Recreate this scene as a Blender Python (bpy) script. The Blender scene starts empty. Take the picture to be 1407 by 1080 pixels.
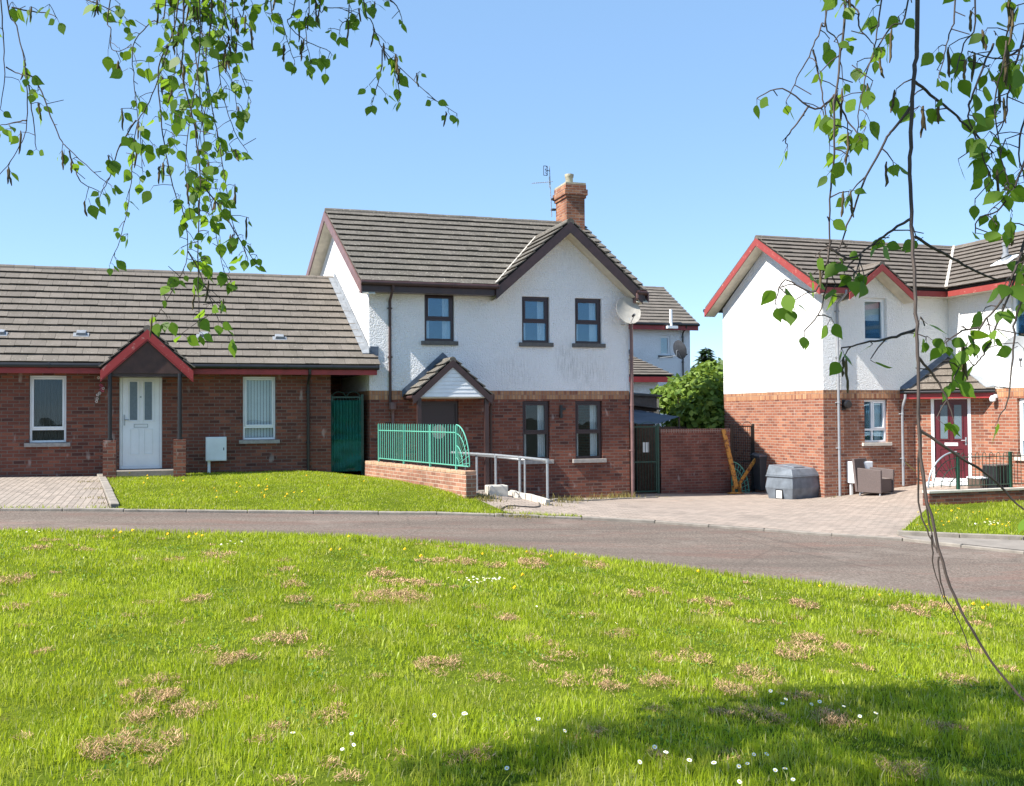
import bpy, bmesh, math, random
import numpy as np
from mathutils import Vector, noise as mnoise
random.seed(7); rng = np.random.default_rng(11)
SC = bpy.context.scene
COL = SC.collection
V = Vector
# ------------------------------------------------------------------ camera maths
FPX = 1352.0; PITCH = math.radians(1.254); ROLL = math.radians(-.397); YAW = math.radians(17.95); CZ = 2.4
def _basis():
    cp, sp, cr, sr = math.cos(PITCH), math.sin(PITCH), math.cos(ROLL), math.sin(ROLL)
    f = V((0, cp, sp)); u = V((0, -sp, cp)); r = V((1, 0, 0))
    ri = r*cr + u*sr; up = u*cr - r*sr
    c, s = math.cos(-YAW), math.sin(-YAW)
    R = lambda p: V((c*p.x - s*p.y, s*p.x + c*p.y, p.z))
    return R(ri), R(up), R(f)
RI, UP, FW = _basis()
EYE = V((0, 0, CZ))
def ray(x, y): return RI*(x-703.5) + UP*(540-y) + FW*FPX
def on_y(x, y, Y): d = ray(x, y); return EYE + d*(Y/d.y)
def on_x(x, y, X): d = ray(x, y); return EYE + d*(X/d.x)
def on_z(x, y, Z): d = ray(x, y); return EYE + d*((Z-CZ)/d.z)
def at(x, y, D): return EYE + ray(x, y)*(D/FPX)
# ------------------------------------------------------------------ ground heights: a thin plate through surveyed spots
_px = [(0,699,.95),(170,700,.9),(340,702,.82),(520,704,.74),(680,707,.66),(800,711,.58),(900,716,.52),(1050,727,.42),(1240,740,.32),(1407,758,.26),
       (0,730,.96),(240,733,.88),(480,738,.78),(640,750,.69),(800,765,.61),(1000,790,.5),(1200,812,.42),(1407,838,.34),
       (0,1080,.96),(350,1080,.93),(703,1080,.9),(1050,1080,.85),(1407,1080,.78),(0,900,.97),(703,900,.84),(1407,950,.6),(1100,900,.64)]
_cp = [(p.x, p.y, p.z) for p in (on_z(*q) for q in _px)]
_cp += [(-9,22.9,1.22),(-3.6,22.9,1.17),(0,22.9,1.13),(3,22.9,1.08),(4.2,20.3,1.0),(4.75,18,.9),(5.6,22.9,.62),(7,22.9,.42),(8.5,22.9,.33),(10.6,22.9,.28),(6.6,20.5,.6),(7.6,18.2,.62),
        (12.2,24.3,.22),(14.2,24.3,.17),(15,25.8,.1),(15.06,21.1,.26),(17.4,21.1,.47),(18.9,19.5,.6),(15,17.3,.37),(19,17.3,.4),(17.5,14.5,.34),(-12,14,1.0),(-12,18,1.0),
        (0,0,.95),(-6,0,1.0),(6,0,.7),(14,4,.3),(22,8,.25),(24,16,.4),(0,-8,1.0),(-6,8,1.02),(4,32,.3),(14,34,.1),(26,30,.3),(-10,32,1.1)]
_P = np.array(_cp)
def _tk(r2): return 0.5*r2*np.log(np.maximum(r2, 1e-9))
def _fit():
    n = len(_P); A = np.zeros((n+3, n+3)); d = _P[:, None, :2]-_P[None, :, :2]
    A[:n, :n] = _tk((d**2).sum(-1)) + np.eye(n)*.6
    A[:n, n] = 1; A[:n, n+1:] = _P[:, :2]; A[n, :n] = 1; A[n+1:, :n] = _P[:, :2].T
    return np.linalg.solve(A, np.concatenate([_P[:, 2], np.zeros(3)]))
_W = _fit()
def hz_np(x, y):
    x = np.asarray(x, float); y = np.asarray(y, float); out = np.zeros_like(x)
    xc = np.clip(x, -14, 28); yc = np.clip(y, -8, 34)
    r2 = (xc[..., None]-_P[:, 0])**2 + (yc[..., None]-_P[:, 1])**2
    return _tk(r2)@_W[:len(_P)] + _W[-3] + _W[-2]*xc + _W[-1]*yc
def hz(x, y): return float(hz_np(x, y))
def on_ground(x, y):
    z = .6
    for _ in range(30):
        p = on_z(x, y, z); z = .5*z + .5*hz(p.x, p.y)
    return on_z(x, y, z)
# ------------------------------------------------------------------ materials
def new_mat(name):
    m = bpy.data.materials.new(name); m.use_nodes = True; nt = m.node_tree
    b = nt.nodes['Principled BSDF']
    return m, nt, b
def N(nt, t, **k):
    n = nt.nodes.new(t)
    for a, v in k.items():
        if hasattr(n, a) and a not in n.inputs: setattr(n, a, v)
        else: n.inputs[a].default_value = v
    return n
def rgb(c): return (c[0], c[1], c[2], 1)
def ramp(nt, fac, stops):
    r = nt.nodes.new('ShaderNodeValToRGB'); e = r.color_ramp.elements
    e[0].position, e[0].color = stops[0][0], rgb(stops[0][1]); e[1].position, e[1].color = stops[-1][0], rgb(stops[-1][1])
    for p, c in stops[1:-1]:
        k = e.new(p); k.color = rgb(c)
    nt.links.new(fac, r.inputs[0]); return r.outputs[0]
def mix(nt, fac, a, b, mode='MIX'):
    n = nt.nodes.new('ShaderNodeMix'); n.data_type = 'RGBA'; n.blend_type = mode
    for s, v in ((0, fac), (6, a), (7, b)):
        if isinstance(v, (int, float)): n.inputs[s].default_value = v
        elif isinstance(v, tuple): n.inputs[s].default_value = rgb(v)
        else: nt.links.new(v, n.inputs[s])
    return n.outputs[2]
def coords(nt, kind='UV', scale=(1, 1, 1), rot=(0, 0, 0)):
    t = nt.nodes.new('ShaderNodeTexCoord'); m = nt.nodes.new('ShaderNodeMapping')
    m.inputs['Scale'].default_value = scale; m.inputs['Rotation'].default_value = rot
    nt.links.new(t.outputs[kind], m.inputs[0]); return m.outputs[0]
def noise(nt, vec, scale, detail=4, rough=.55):
    n = N(nt, 'ShaderNodeTexNoise'); n.inputs['Scale'].default_value = scale; n.inputs['Detail'].default_value = detail; n.inputs['Roughness'].default_value = rough
    nt.links.new(vec, n.inputs['Vector']); return n.outputs[0]
def bump(nt, b, h, dist, strength=1.0):
    n = nt.nodes.new('ShaderNodeBump'); n.inputs['Distance'].default_value = dist; n.inputs['Strength'].default_value = strength
    nt.links.new(h, n.inputs['Height']); nt.links.new(n.outputs[0], b.inputs['Normal'])
def simple(name, c, rough=.6, var=.15, scale=6, metal=0, bmp=0, spec=None):
    m, nt, b = new_mat(name); v = coords(nt, 'Object')
    f = noise(nt, v, scale)
    col = ramp(nt, f, [(.3, tuple(x*(1-var) for x in c)), (.7, tuple(min(1, x*(1+var)) for x in c))])
    nt.links.new(col, b.inputs['Base Color']); b.inputs['Roughness'].default_value = rough; b.inputs['Metallic'].default_value = metal
    if spec is not None: b.inputs['Specular IOR Level'].default_value = spec
    if bmp: bump(nt, b, noise(nt, v, scale*8), bmp)
    return m
def brick(name, c1, c2, c3, mortar, w=.225, h=.075, rot=0, stain=.35, vert=False):
    m, nt, b = new_mat(name)
    vec = coords(nt, 'UV', rot=(0, 0, math.pi/2 if vert else 0))
    t = N(nt, 'ShaderNodeTexBrick'); t.offset = 0 if vert else .5
    t.inputs['Scale'].default_value = 1; t.inputs['Brick Width'].default_value = w; t.inputs['Row Height'].default_value = h
    t.inputs['Mortar Size'].default_value = .009; t.inputs['Mortar Smooth'].default_value = .15; t.inputs['Bias'].default_value = 0
    t.inputs['Color1'].default_value = (0, 0, 0, 1); t.inputs['Color2'].default_value = (1, 1, 1, 1); t.inputs['Mortar'].default_value = (.5, .5, .5, 1)
    nt.links.new(vec, t.inputs[0])
    col = ramp(nt, t.outputs[0], [(0, c1), (.35, c2), (.7, c2), (.9, c3), (1, c3)])
    big = noise(nt, coords(nt, 'UV'), 1.3, 5)
    fine = noise(nt, coords(nt, 'UV'), 60, 3)
    col = mix(nt, ramp(nt, fine, [(.3, (0, 0, 0)), (.75, (.5, .5, .5))]), col, tuple(x*.6 for x in c2))
    col = mix(nt, t.outputs[1], col, mortar)
    st = ramp(nt, big, [(.42, (0, 0, 0)), (.72, (stain, stain, stain))])
    col = mix(nt, st, col, tuple(x*.45 for x in c1))
    wn = N(nt, 'ShaderNodeTexNoise'); wn.inputs['Scale'].default_value = 5; nt.links.new(coords(nt, 'UV', scale=(1, .45, 1)), wn.inputs[0])
    col = mix(nt, ramp(nt, wn.outputs[0], [(.66, (0, 0, 0)), (.74, (.28, .28, .28))]), col, (.62, .55, .5))
    nt.links.new(col, b.inputs['Base Color']); b.inputs['Roughness'].default_value = .85
    inv = N(nt, 'ShaderNodeMath', operation='MULTIPLY_ADD'); nt.links.new(t.outputs[1], inv.inputs[0]); inv.inputs[1].default_value = -1
    nt.links.new(fine, inv.inputs[2]); bump(nt, b, inv.outputs[0], .006)
    return m
def render_mat(name, base=(.84, .835, .845), dirt=.5, stains=()):
    m, nt, b = new_mat(name); uv = coords(nt, 'UV')
    vor = N(nt, 'ShaderNodeTexVoronoi'); vor.inputs['Scale'].default_value = 32; nt.links.new(uv, vor.inputs[0])
    fine = noise(nt, uv, 26, 4, .7)
    a = N(nt, 'ShaderNodeMath', operation='MULTIPLY_ADD'); nt.links.new(fine, a.inputs[0]); a.inputs[1].default_value = 1.2
    inv = N(nt, 'ShaderNodeMath', operation='MULTIPLY'); nt.links.new(vor.outputs['Distance'], inv.inputs[0]); inv.inputs[1].default_value = -.8
    nt.links.new(inv.outputs[0], a.inputs[2]); bump(nt, b, a.outputs[0], .026)
    streak = noise(nt, coords(nt, 'UV', scale=(9, .8, 1)), 1.6, 6, .65)
    patch = noise(nt, uv, .9, 4)
    k = N(nt, 'ShaderNodeMath', operation='MULTIPLY')
    s1 = ramp(nt, streak, [(.5, (0, 0, 0)), (.8, (1, 1, 1))]); s2 = ramp(nt, patch, [(.5, (0, 0, 0)), (.8, (dirt, dirt, dirt))])
    nt.links.new(s1, k.inputs[0]); nt.links.new(s2, k.inputs[1])
    col = mix(nt, k.outputs[0], base, (.3, .3, .3))
    col = mix(nt, ramp(nt, patch, [(.3, (0, 0, 0)), (.8, (.18, .18, .18))]), col, (.62, .58, .52))
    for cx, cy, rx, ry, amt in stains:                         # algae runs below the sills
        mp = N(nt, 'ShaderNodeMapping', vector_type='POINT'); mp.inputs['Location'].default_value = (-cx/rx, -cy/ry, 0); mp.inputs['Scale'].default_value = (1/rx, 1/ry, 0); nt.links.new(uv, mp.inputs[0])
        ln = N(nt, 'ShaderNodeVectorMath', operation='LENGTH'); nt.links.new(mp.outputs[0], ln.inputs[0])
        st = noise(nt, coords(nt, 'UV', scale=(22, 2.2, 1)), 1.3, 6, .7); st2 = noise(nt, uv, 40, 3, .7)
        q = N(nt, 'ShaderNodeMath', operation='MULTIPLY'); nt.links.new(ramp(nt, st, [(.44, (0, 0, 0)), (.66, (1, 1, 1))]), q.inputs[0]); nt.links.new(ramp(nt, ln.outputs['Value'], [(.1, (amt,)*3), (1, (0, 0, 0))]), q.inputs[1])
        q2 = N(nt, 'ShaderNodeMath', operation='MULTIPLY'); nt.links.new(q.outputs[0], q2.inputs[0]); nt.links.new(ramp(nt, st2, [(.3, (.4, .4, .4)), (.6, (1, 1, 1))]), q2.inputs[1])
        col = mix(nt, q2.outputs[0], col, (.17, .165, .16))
    nt.links.new(col, b.inputs['Base Color']); b.inputs['Roughness'].default_value = .9
    return m
def tile_mat(name, c, lichen=.6):
    m, nt, b = new_mat(name); g = N(nt, 'ShaderNodeNewGeometry')
    o = coords(nt, 'Object')
    col = ramp(nt, g.outputs['Random Per Island'], [(0, tuple(x*.86 for x in c)), (.5, c), (1, tuple(x*1.15 for x in c))])
    n1 = noise(nt, o, 3.2, 6, .7); col = mix(nt, ramp(nt, n1, [(.35, (0, 0, 0)), (.7, (.55, .55, .55))]), col, tuple(x*.6 for x in (c[0], c[1]*1.02, c[2]*.9)))
    n2 = noise(nt, o, 24, 4, .7)
    col = mix(nt, ramp(nt, n2, [(.64-.05*lichen, (0, 0, 0)), (.7, (.9*lichen,)*3)]), col, (.5, .48, .4))
    n3 = noise(nt, o, 9, 3, .6); col = mix(nt, ramp(nt, n3, [(.7, (0, 0, 0)), (.78, (.5*lichen,)*3)]), col, (.3, .17, .05))
    nt.links.new(col, b.inputs['Base Color']); b.inputs['Roughness'].default_value = .9
    bump(nt, b, noise(nt, o, 90, 3), .004); return m
def paint_peel(name, c, under, amt=.55, rough=.55):
    m, nt, b = new_mat(name); o = coords(nt, 'Object')
    f = noise(nt, o, 7, 8, .75); col = mix(nt, ramp(nt, f, [(amt, (0, 0, 0)), (amt+.05, (1, 1, 1))]), c, under)
    f2 = noise(nt, o, 2, 4); col = mix(nt, ramp(nt, f2, [(.35, (0, 0, 0)), (.75, (.35, .35, .35))]), col, tuple(x*.6 for x in c))
    nt.links.new(col, b.inputs['Base Color']); b.inputs['Roughness'].default_value = rough; return m
def glass_mat(name='window_glass', tint=(.5, .75, .95), refl=.1):
    m, nt, b = new_mat(name); nt.nodes.remove(b); out = nt.nodes['Material Output']
    tr = N(nt, 'ShaderNodeBsdfTransparent'); tr.inputs[0].default_value = (.88, .91, .92, 1)
    gl = N(nt, 'ShaderNodeBsdfGlossy'); gl.inputs[0].default_value = rgb(tint); gl.inputs['Roughness'].default_value = .015
    lw = N(nt, 'ShaderNodeLayerWeight'); lw.inputs[0].default_value = .35
    ma = N(nt, 'ShaderNodeMath', operation='MULTIPLY_ADD'); nt.links.new(lw.outputs[0], ma.inputs[0]); ma.inputs[1].default_value = .3; ma.inputs[2].default_value = refl
    mx = N(nt, 'ShaderNodeMixShader'); nt.links.new(ma.outputs[0], mx.inputs[0]); nt.links.new(tr.outputs[0], mx.inputs[1]); nt.links.new(gl.outputs[0], mx.inputs[2])
    o = coords(nt, 'Object'); bp = N(nt, 'ShaderNodeBump'); bp.inputs['Distance'].default_value = .002; nt.links.new(noise(nt, o, 2.2, 1), bp.inputs['Height']); nt.links.new(bp.outputs[0], gl.inputs['Normal'])
    nt.links.new(mx.outputs[0], out.inputs[0]); return m
def leaf_mat(name, lo, hi, trans, tw=.4, rough=.5, patchy=False):
    m, nt, b = new_mat(name); out = nt.nodes['Material Output']; g = N(nt, 'ShaderNodeNewGeometry')
    col = ramp(nt, g.outputs['Random Per Island'], [(0, lo), (1, hi)])
    if patchy:
        o = coords(nt, 'Object'); col = mix(nt, ramp(nt, noise(nt, o, 1.6, 5, .65), [(.4, (0, 0, 0)), (.7, (.75, .75, .75))]), col, tuple(x*.55 for x in lo))
        col = mix(nt, ramp(nt, noise(nt, o, 3.7, 4, .6), [(.5, (0, 0, 0)), (.75, (.6, .6, .6))]), col, (.5, .46, .12))
        rr = N(nt, 'ShaderNodeMath', operation='FRACT'); r2 = N(nt, 'ShaderNodeMath', operation='MULTIPLY'); nt.links.new(g.outputs['Random Per Island'], r2.inputs[0]); r2.inputs[1].default_value = 37; nt.links.new(r2.outputs[0], rr.inputs[0])
        col = mix(nt, ramp(nt, rr.outputs[0], [(.9, (0, 0, 0)), (.93, (.8, .8, .8))]), col, (.55, .5, .28))
    nt.links.new(col, b.inputs['Base Color']); b.inputs['Roughness'].default_value = rough; b.inputs['Specular IOR Level'].default_value = .25
    t = N(nt, 'ShaderNodeBsdfTranslucent'); nt.links.new(mix(nt, .5, col, trans), t.inputs[0])
    mx = N(nt, 'ShaderNodeMixShader'); mx.inputs[0].default_value = tw
    nt.links.new(b.outputs[0], mx.inputs[1]); nt.links.new(t.outputs[0], mx.inputs[2]); nt.links.new(mx.outputs[0], out.inputs[0]); return m
M = {}
M['brick'] = brick('red_brick', (.065, .021, .016), (.19, .055, .032), (.28, .09, .05), (.17, .115, .09))
M['brick3'] = brick('orange_brick', (.14, .042, .026), (.29, .1, .054), (.38, .155, .085), (.33, .25, .195), stain=.15)
M['brick_low'] = brick('pink_brick', (.2, .08, .05), (.34, .15, .095), (.44, .22, .14), (.42, .32, .25), stain=.55)
M['brick_wall'] = brick('sooty_brick', (.12, .04, .03), (.24, .075, .05), (.32, .11, .07), (.22, .15, .12), stain=.75)
M['band'] = brick('buff_soldier_brick', (.22, .065, .035), (.42, .2, .095), (.52, .29, .15), (.27, .17, .12), vert=True, stain=.1, w=.24, h=.075)
M['chim'] = brick('chimney_brick', (.16, .05, .025), (.31, .11, .05), (.42, .2, .1), (.3, .22, .17), stain=.75)
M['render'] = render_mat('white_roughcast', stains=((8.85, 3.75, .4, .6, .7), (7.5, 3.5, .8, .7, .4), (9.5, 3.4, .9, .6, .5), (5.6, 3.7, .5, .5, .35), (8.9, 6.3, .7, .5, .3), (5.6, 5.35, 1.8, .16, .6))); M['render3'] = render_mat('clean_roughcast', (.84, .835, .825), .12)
M['tile'] = tile_mat('grey_brown_tile', (.14, .12, .102), .6)
M['tile1'] = tile_mat('weathered_tile', (.108, .095, .08), 1.0)
M['tile3'] = tile_mat('brown_tile', (.13, .108, .09), .8)
M['deck'] = simple('dark_roof_underlay', (.012, .011, .01), .95)
M['brown'] = simple('dark_brown_paint', (.045, .022, .02), .4, .25, 5)
M['umber'] = simple('umber_board', (.06, .026, .02), .6, .25, 6)
M['brown2'] = simple('faded_brown_paint', (.15, .085, .08), .5, .2, 5)
M['frame_b'] = simple('brown_window_frame', (.035, .014, .016), .3, .1, 5)
M['red'] = paint_peel('peeling_red_paint', (.3, .025, .025), (.42, .2, .18), .58)
M['red3'] = paint_peel('faded_red_paint', (.27, .043, .036), (.5, .26, .2), .6)
M['redf'] = simple('red_fascia_paint', (.27, .024, .024), .45, .2, 4)
M['maroon'] = simple('maroon_door_paint', (.085, .01, .016), .3, .1, 4)
M['white'] = simple('white_upvc', (.78, .79, .8), .3, .04, 4)
M['whitep'] = simple('white_board', (.7, .72, .74), .5, .06, 4)
M['cream'] = simple('cream_soffit', (.55, .5, .4), .6, .15, 5)
M['soffit'] = simple('grey_soffit', (.16, .145, .15), .6, .15, 5)
M['black'] = simple('black_plastic', (.014, .014, .016), .35, .2, 5)
M['grey'] = simple('grey_plastic_pipe', (.25, .26, .28), .4, .1, 5)
M['galv'] = simple('galvanised_steel', (.36, .38, .4), .38, .12, 20, metal=.55)
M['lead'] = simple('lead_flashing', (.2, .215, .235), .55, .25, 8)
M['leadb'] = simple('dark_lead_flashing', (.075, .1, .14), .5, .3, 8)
M['sill'] = simple('concrete_sill', (.3, .275, .25), .85, .2, 14)
M['sillw'] = simple('pale_stone_sill', (.5, .46, .4), .85, .12, 14)
M['silld'] = simple('dark_sill', (.1, .095, .09), .8, .2, 14)
M['concrete'] = simple('concrete', (.21, .185, .16), .9, .16, 3, bmp=.004)
M['kerb'] = simple('kerb_concrete', (.22, .195, .165), .9, .25, 5, bmp=.004)
M['glass'] = glass_mat(); M['glassd'] = glass_mat('dark_window_glass', (.5, .6, .7), .03)
M['curtain'] = simple('pale_curtain', (.8, .8, .78), .9, .08, 20)
M['blind'] = simple('blind_fabric', (.82, .84, .82), .9, .06, 4)
M['blindd'] = simple('shaded_blind_fabric', (.03, .032, .03), .9, .2, 4)  # near-black blind, the dark room's shade put into the fabric colour
M['inner'] = simple('room_plaster', (.2, .19, .18), .9, .1, 4)
M['green'] = paint_peel('green_railing_paint', (.1, .36, .27), (.18, .42, .34), .6, .4)
M['greend'] = simple('dark_green_paint', (.01, .055, .035), .4, .2, 6)
M['greennet'] = simple('green_windbreak_cloth', (.0, .1, .072), .75, .3, 3)
M['greyd'] = simple('dark_grey_plastic', (.045, .047, .052), .45, .2, 6)
M['grit'] = simple('grey_grit_bin_plastic', (.12, .14, .165), .5, .28, 5)
M['rattan'] = simple('brown_rattan', (.1, .075, .07), .7, .25, 60, bmp=.004)
M['dish'] = simple('pale_dish_paint', (.36, .34, .3), .5, .15, 8); M['dishg'] = simple('grey_dish_paint', (.33, .34, .35), .45, .1, 8)
M['slate'] = simple('dark_slate', (.03, .033, .04), .6, .3, 8)
M['felt'] = simple('black_roof_felt', (.04, .042, .045), .9, .3, 5); M['timber'] = simple('weathered_timber', (.09, .06, .045), .9, .3, 12)
M['tarp'] = simple('navy_tarpaulin', (.012, .02, .04), .55, .3, 3)
M['gold'] = paint_peel('rusty_yellow_paint', (.55, .25, .04), (.16, .045, .02), .5, .6)
M['ok'] = simple('terracotta_pot', (.36, .33, .24), .85, .25, 8)
M['bark'] = simple('birch_twig_bark', (.05, .034, .028), .75, .35, 30)
M['trunk'] = paint_peel('birch_bark', (.55, .53, .5), (.05, .045, .04), .6, .85)
M['leaf'] = leaf_mat('birch_leaf', (.06, .12, .012), (.16, .27, .03), (.34, .55, .03), .5)
M['catkin'] = simple('birch_catkin', (.085, .06, .025), .9, .5, 40)
M['hedge'] = leaf_mat('hedge_leaf', (.045, .095, .01), (.2, .29, .05), (.35, .45, .05), .35)
M['conifer'] = leaf_mat('conifer_needle', (.012, .03, .012), (.04, .075, .025), (.05, .09, .02), .2)
M['grass'] = leaf_mat('grass_blade', (.22, .29, .014), (.46, .55, .04), (.66, .76, .03), .45, .4, True)
M['clover'] = leaf_mat('clover_leaf', (.06, .14, .02), (.16, .28, .04), (.3, .45, .04), .3, .6)
M['dry'] = leaf_mat('dry_grass', (.16, .085, .04), (.66, .44, .25), (.5, .32, .15), .15, 1)  # dark brown end also paints the shadows inside the clumps
M['weed'] = leaf_mat('weed_leaf', (.12, .12, .03), (.3, .24, .09), (.35, .3, .08), .3, .7)
M['yellow'] = simple('dandelion_petal', (.85, .6, .01), .7, .1, 40); M['petal'] = simple('daisy_petal', (.85, .85, .83), .7, .04, 40)
M['stalk'] = simple('flower_stalk', (.1, .2, .03), .6, .1, 20)
M['pink'] = simple('pink_blossom', (.6, .12, .22), .7, .3, 40)
M['ornw'] = simple('white_blossom', (.8, .78, .75), .7, .1, 40)
M['frost'] = simple('frosted_glass', (.11, .15, .18), .18, .12, 30)
M['notice'] = simple('white_notice', (.72, .72, .7), .5, .1, 60)
def soil_mat():
    m, nt, b = new_mat('lawn_soil'); o = coords(nt, 'Object'); f = noise(nt, o, 3, 6, .7)
    col = ramp(nt, f, [(.3, (.05, .075, .008)), (.62, (.09, .12, .014)), (.8, (.1, .085, .03))]); nt.links.new(col, b.inputs['Base Color']); b.inputs['Roughness'].default_value = 1; b.inputs['Specular IOR Level'].default_value = 0; return m
M['soil'] = soil_mat()
def road_mat():
    m, nt, b = new_mat('worn_asphalt'); o = coords(nt, 'Object')
    f1 = noise(nt, o, 32, 4, .85); f2 = noise(nt, coords(nt, 'Object', scale=(.35, 1.2, 1)), 1.5, 6, .7); f3 = noise(nt, o, 130, 2, .8)
    col = ramp(nt, f1, [(.34, (.085, .069, .06)), (.5, (.155, .127, .108)), (.66, (.265, .22, .188))])
    col = mix(nt, ramp(nt, f2, [(.5, (0, 0, 0)), (.68, (.45, .45, .45))]), col, (.2, .105, .085))
    tr = noise(nt, coords(nt, 'Object', scale=(.12, .9, 1)), 1.0, 5, .6); col = mix(nt, ramp(nt, tr, [(.42, (0, 0, 0)), (.66, (.55, .55, .55))]), col, (.085, .072, .064))
    pt = noise(nt, o, .45, 7, .75); col = mix(nt, ramp(nt, pt, [(.55, (0, 0, 0)), (.7, (.35, .35, .35))]), col, (.3, .26, .225))
    k = ramp(nt, f3, [(.66, (0, 0, 0)), (.72, (1, 1, 1))]); f4 = noise(nt, coords(nt, 'Object', scale=(.5, 1.5, 1)), .9, 5)
    kk = N(nt, 'ShaderNodeMath', operation='MULTIPLY'); nt.links.new(k, kk.inputs[0]); nt.links.new(ramp(nt, f4, [(.42, (0, 0, 0)), (.62, (.9, .9, .9))]), kk.inputs[1])
    col = mix(nt, kk.outputs[0], col, (.42, .12, .07))
    vor = N(nt, 'ShaderNodeTexVoronoi', feature='DISTANCE_TO_EDGE'); vor.inputs['Scale'].default_value = .33
    wv = mix(nt, .25, o, N(nt, 'ShaderNodeTexNoise').outputs[1]); nt.links.new(wv, vor.inputs[0])
    col = mix(nt, ramp(nt, vor.outputs['Distance'], [(0, (.25, .25, .25)), (.008, (0, 0, 0))]), col, (.05, .045, .04))
    nt.links.new(col, b.inputs['Base Color']); b.inputs['Roughness'].default_value = .95; b.inputs['Specular IOR Level'].default_value = 0; bump(nt, b, f1, .006); return m
M['road'] = road_mat()
def paver_mat(name, ang, base=(.4, .33, .27), rust=False):
    m, nt, b = new_mat(name); v = coords(nt, 'Object', rot=(0, 0, ang))
    t = N(nt, 'ShaderNodeTexBrick'); t.inputs['Scale'].default_value = 1; t.inputs['Brick Width'].default_value = .205; t.inputs['Row Height'].default_value = .105
    t.inputs['Mortar Size'].default_value = .005; t.inputs['Color1'].default_value = (0, 0, 0, 1); t.inputs['Color2'].default_value = (1, 1, 1, 1); nt.links.new(v, t.inputs[0])
    col = ramp(nt, t.outputs[0], [(0, tuple(x*.78 for x in base)), (.5, base), (1, tuple(x*1.18 for x in base))])
    o = coords(nt, 'Object'); f = noise(nt, o, .8, 6, .7); col = mix(nt, ramp(nt, f, [(.45, (0, 0, 0)), (.75, (.5, .5, .5))]), col, (.24, .21, .18))
    col = mix(nt, ramp(nt, noise(nt, o, 30, 3), [(.3, (0, 0, 0)), (.8, (.4, .4, .4))]), col, tuple(x*.7 for x in base))
    if rust:                                                   # rust run-off on the paving by the garden gate
        q = on_ground(925, 688); mp = N(nt, 'ShaderNodeMapping'); mp.inputs['Location'].default_value = (-q.x/1.7, -q.y/.42, 0); mp.inputs['Scale'].default_value = (1/1.7, 1/.42, 0); nt.links.new(o, mp.inputs[0])
        ln = N(nt, 'ShaderNodeVectorMath', operation='LENGTH'); nt.links.new(mp.outputs[0], ln.inputs[0]); wob = N(nt, 'ShaderNodeMath', operation='MULTIPLY_ADD'); nt.links.new(noise(nt, o, 2.5, 5), wob.inputs[0]); wob.inputs[1].default_value = 1.6; nt.links.new(ln.outputs['Value'], wob.inputs[2])
        col = mix(nt, ramp(nt, wob.outputs[0], [(.8, (.75, .75, .75)), (1.0, (0, 0, 0))]), col, (.3, .13, .055))
        oil = noise(nt, coords(nt, 'Object', scale=(1, 1.6, 1)), .55, 6, .7); col = mix(nt, ramp(nt, oil, [(.56, (0, 0, 0)), (.72, (.5, .5, .5))]), col, (.11, .09, .075))
    col = mix(nt, t.outputs[1], col, (.1, .085, .06))
    nt.links.new(col, b.inputs['Base Color']); b.inputs['Roughness'].default_value = .92
    inv = N(nt, 'ShaderNodeMath', operation='MULTIPLY'); nt.links.new(t.outputs[1], inv.inputs[0]); inv.inputs[1].default_value = -1; bump(nt, b, inv.outputs[0], .006); return m
M['paver'] = paver_mat('block_paving', 0.0, (.32, .255, .21), True); M['paverl'] = paver_mat('bay_paving', math.pi/2, (.29, .24, .2))
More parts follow.
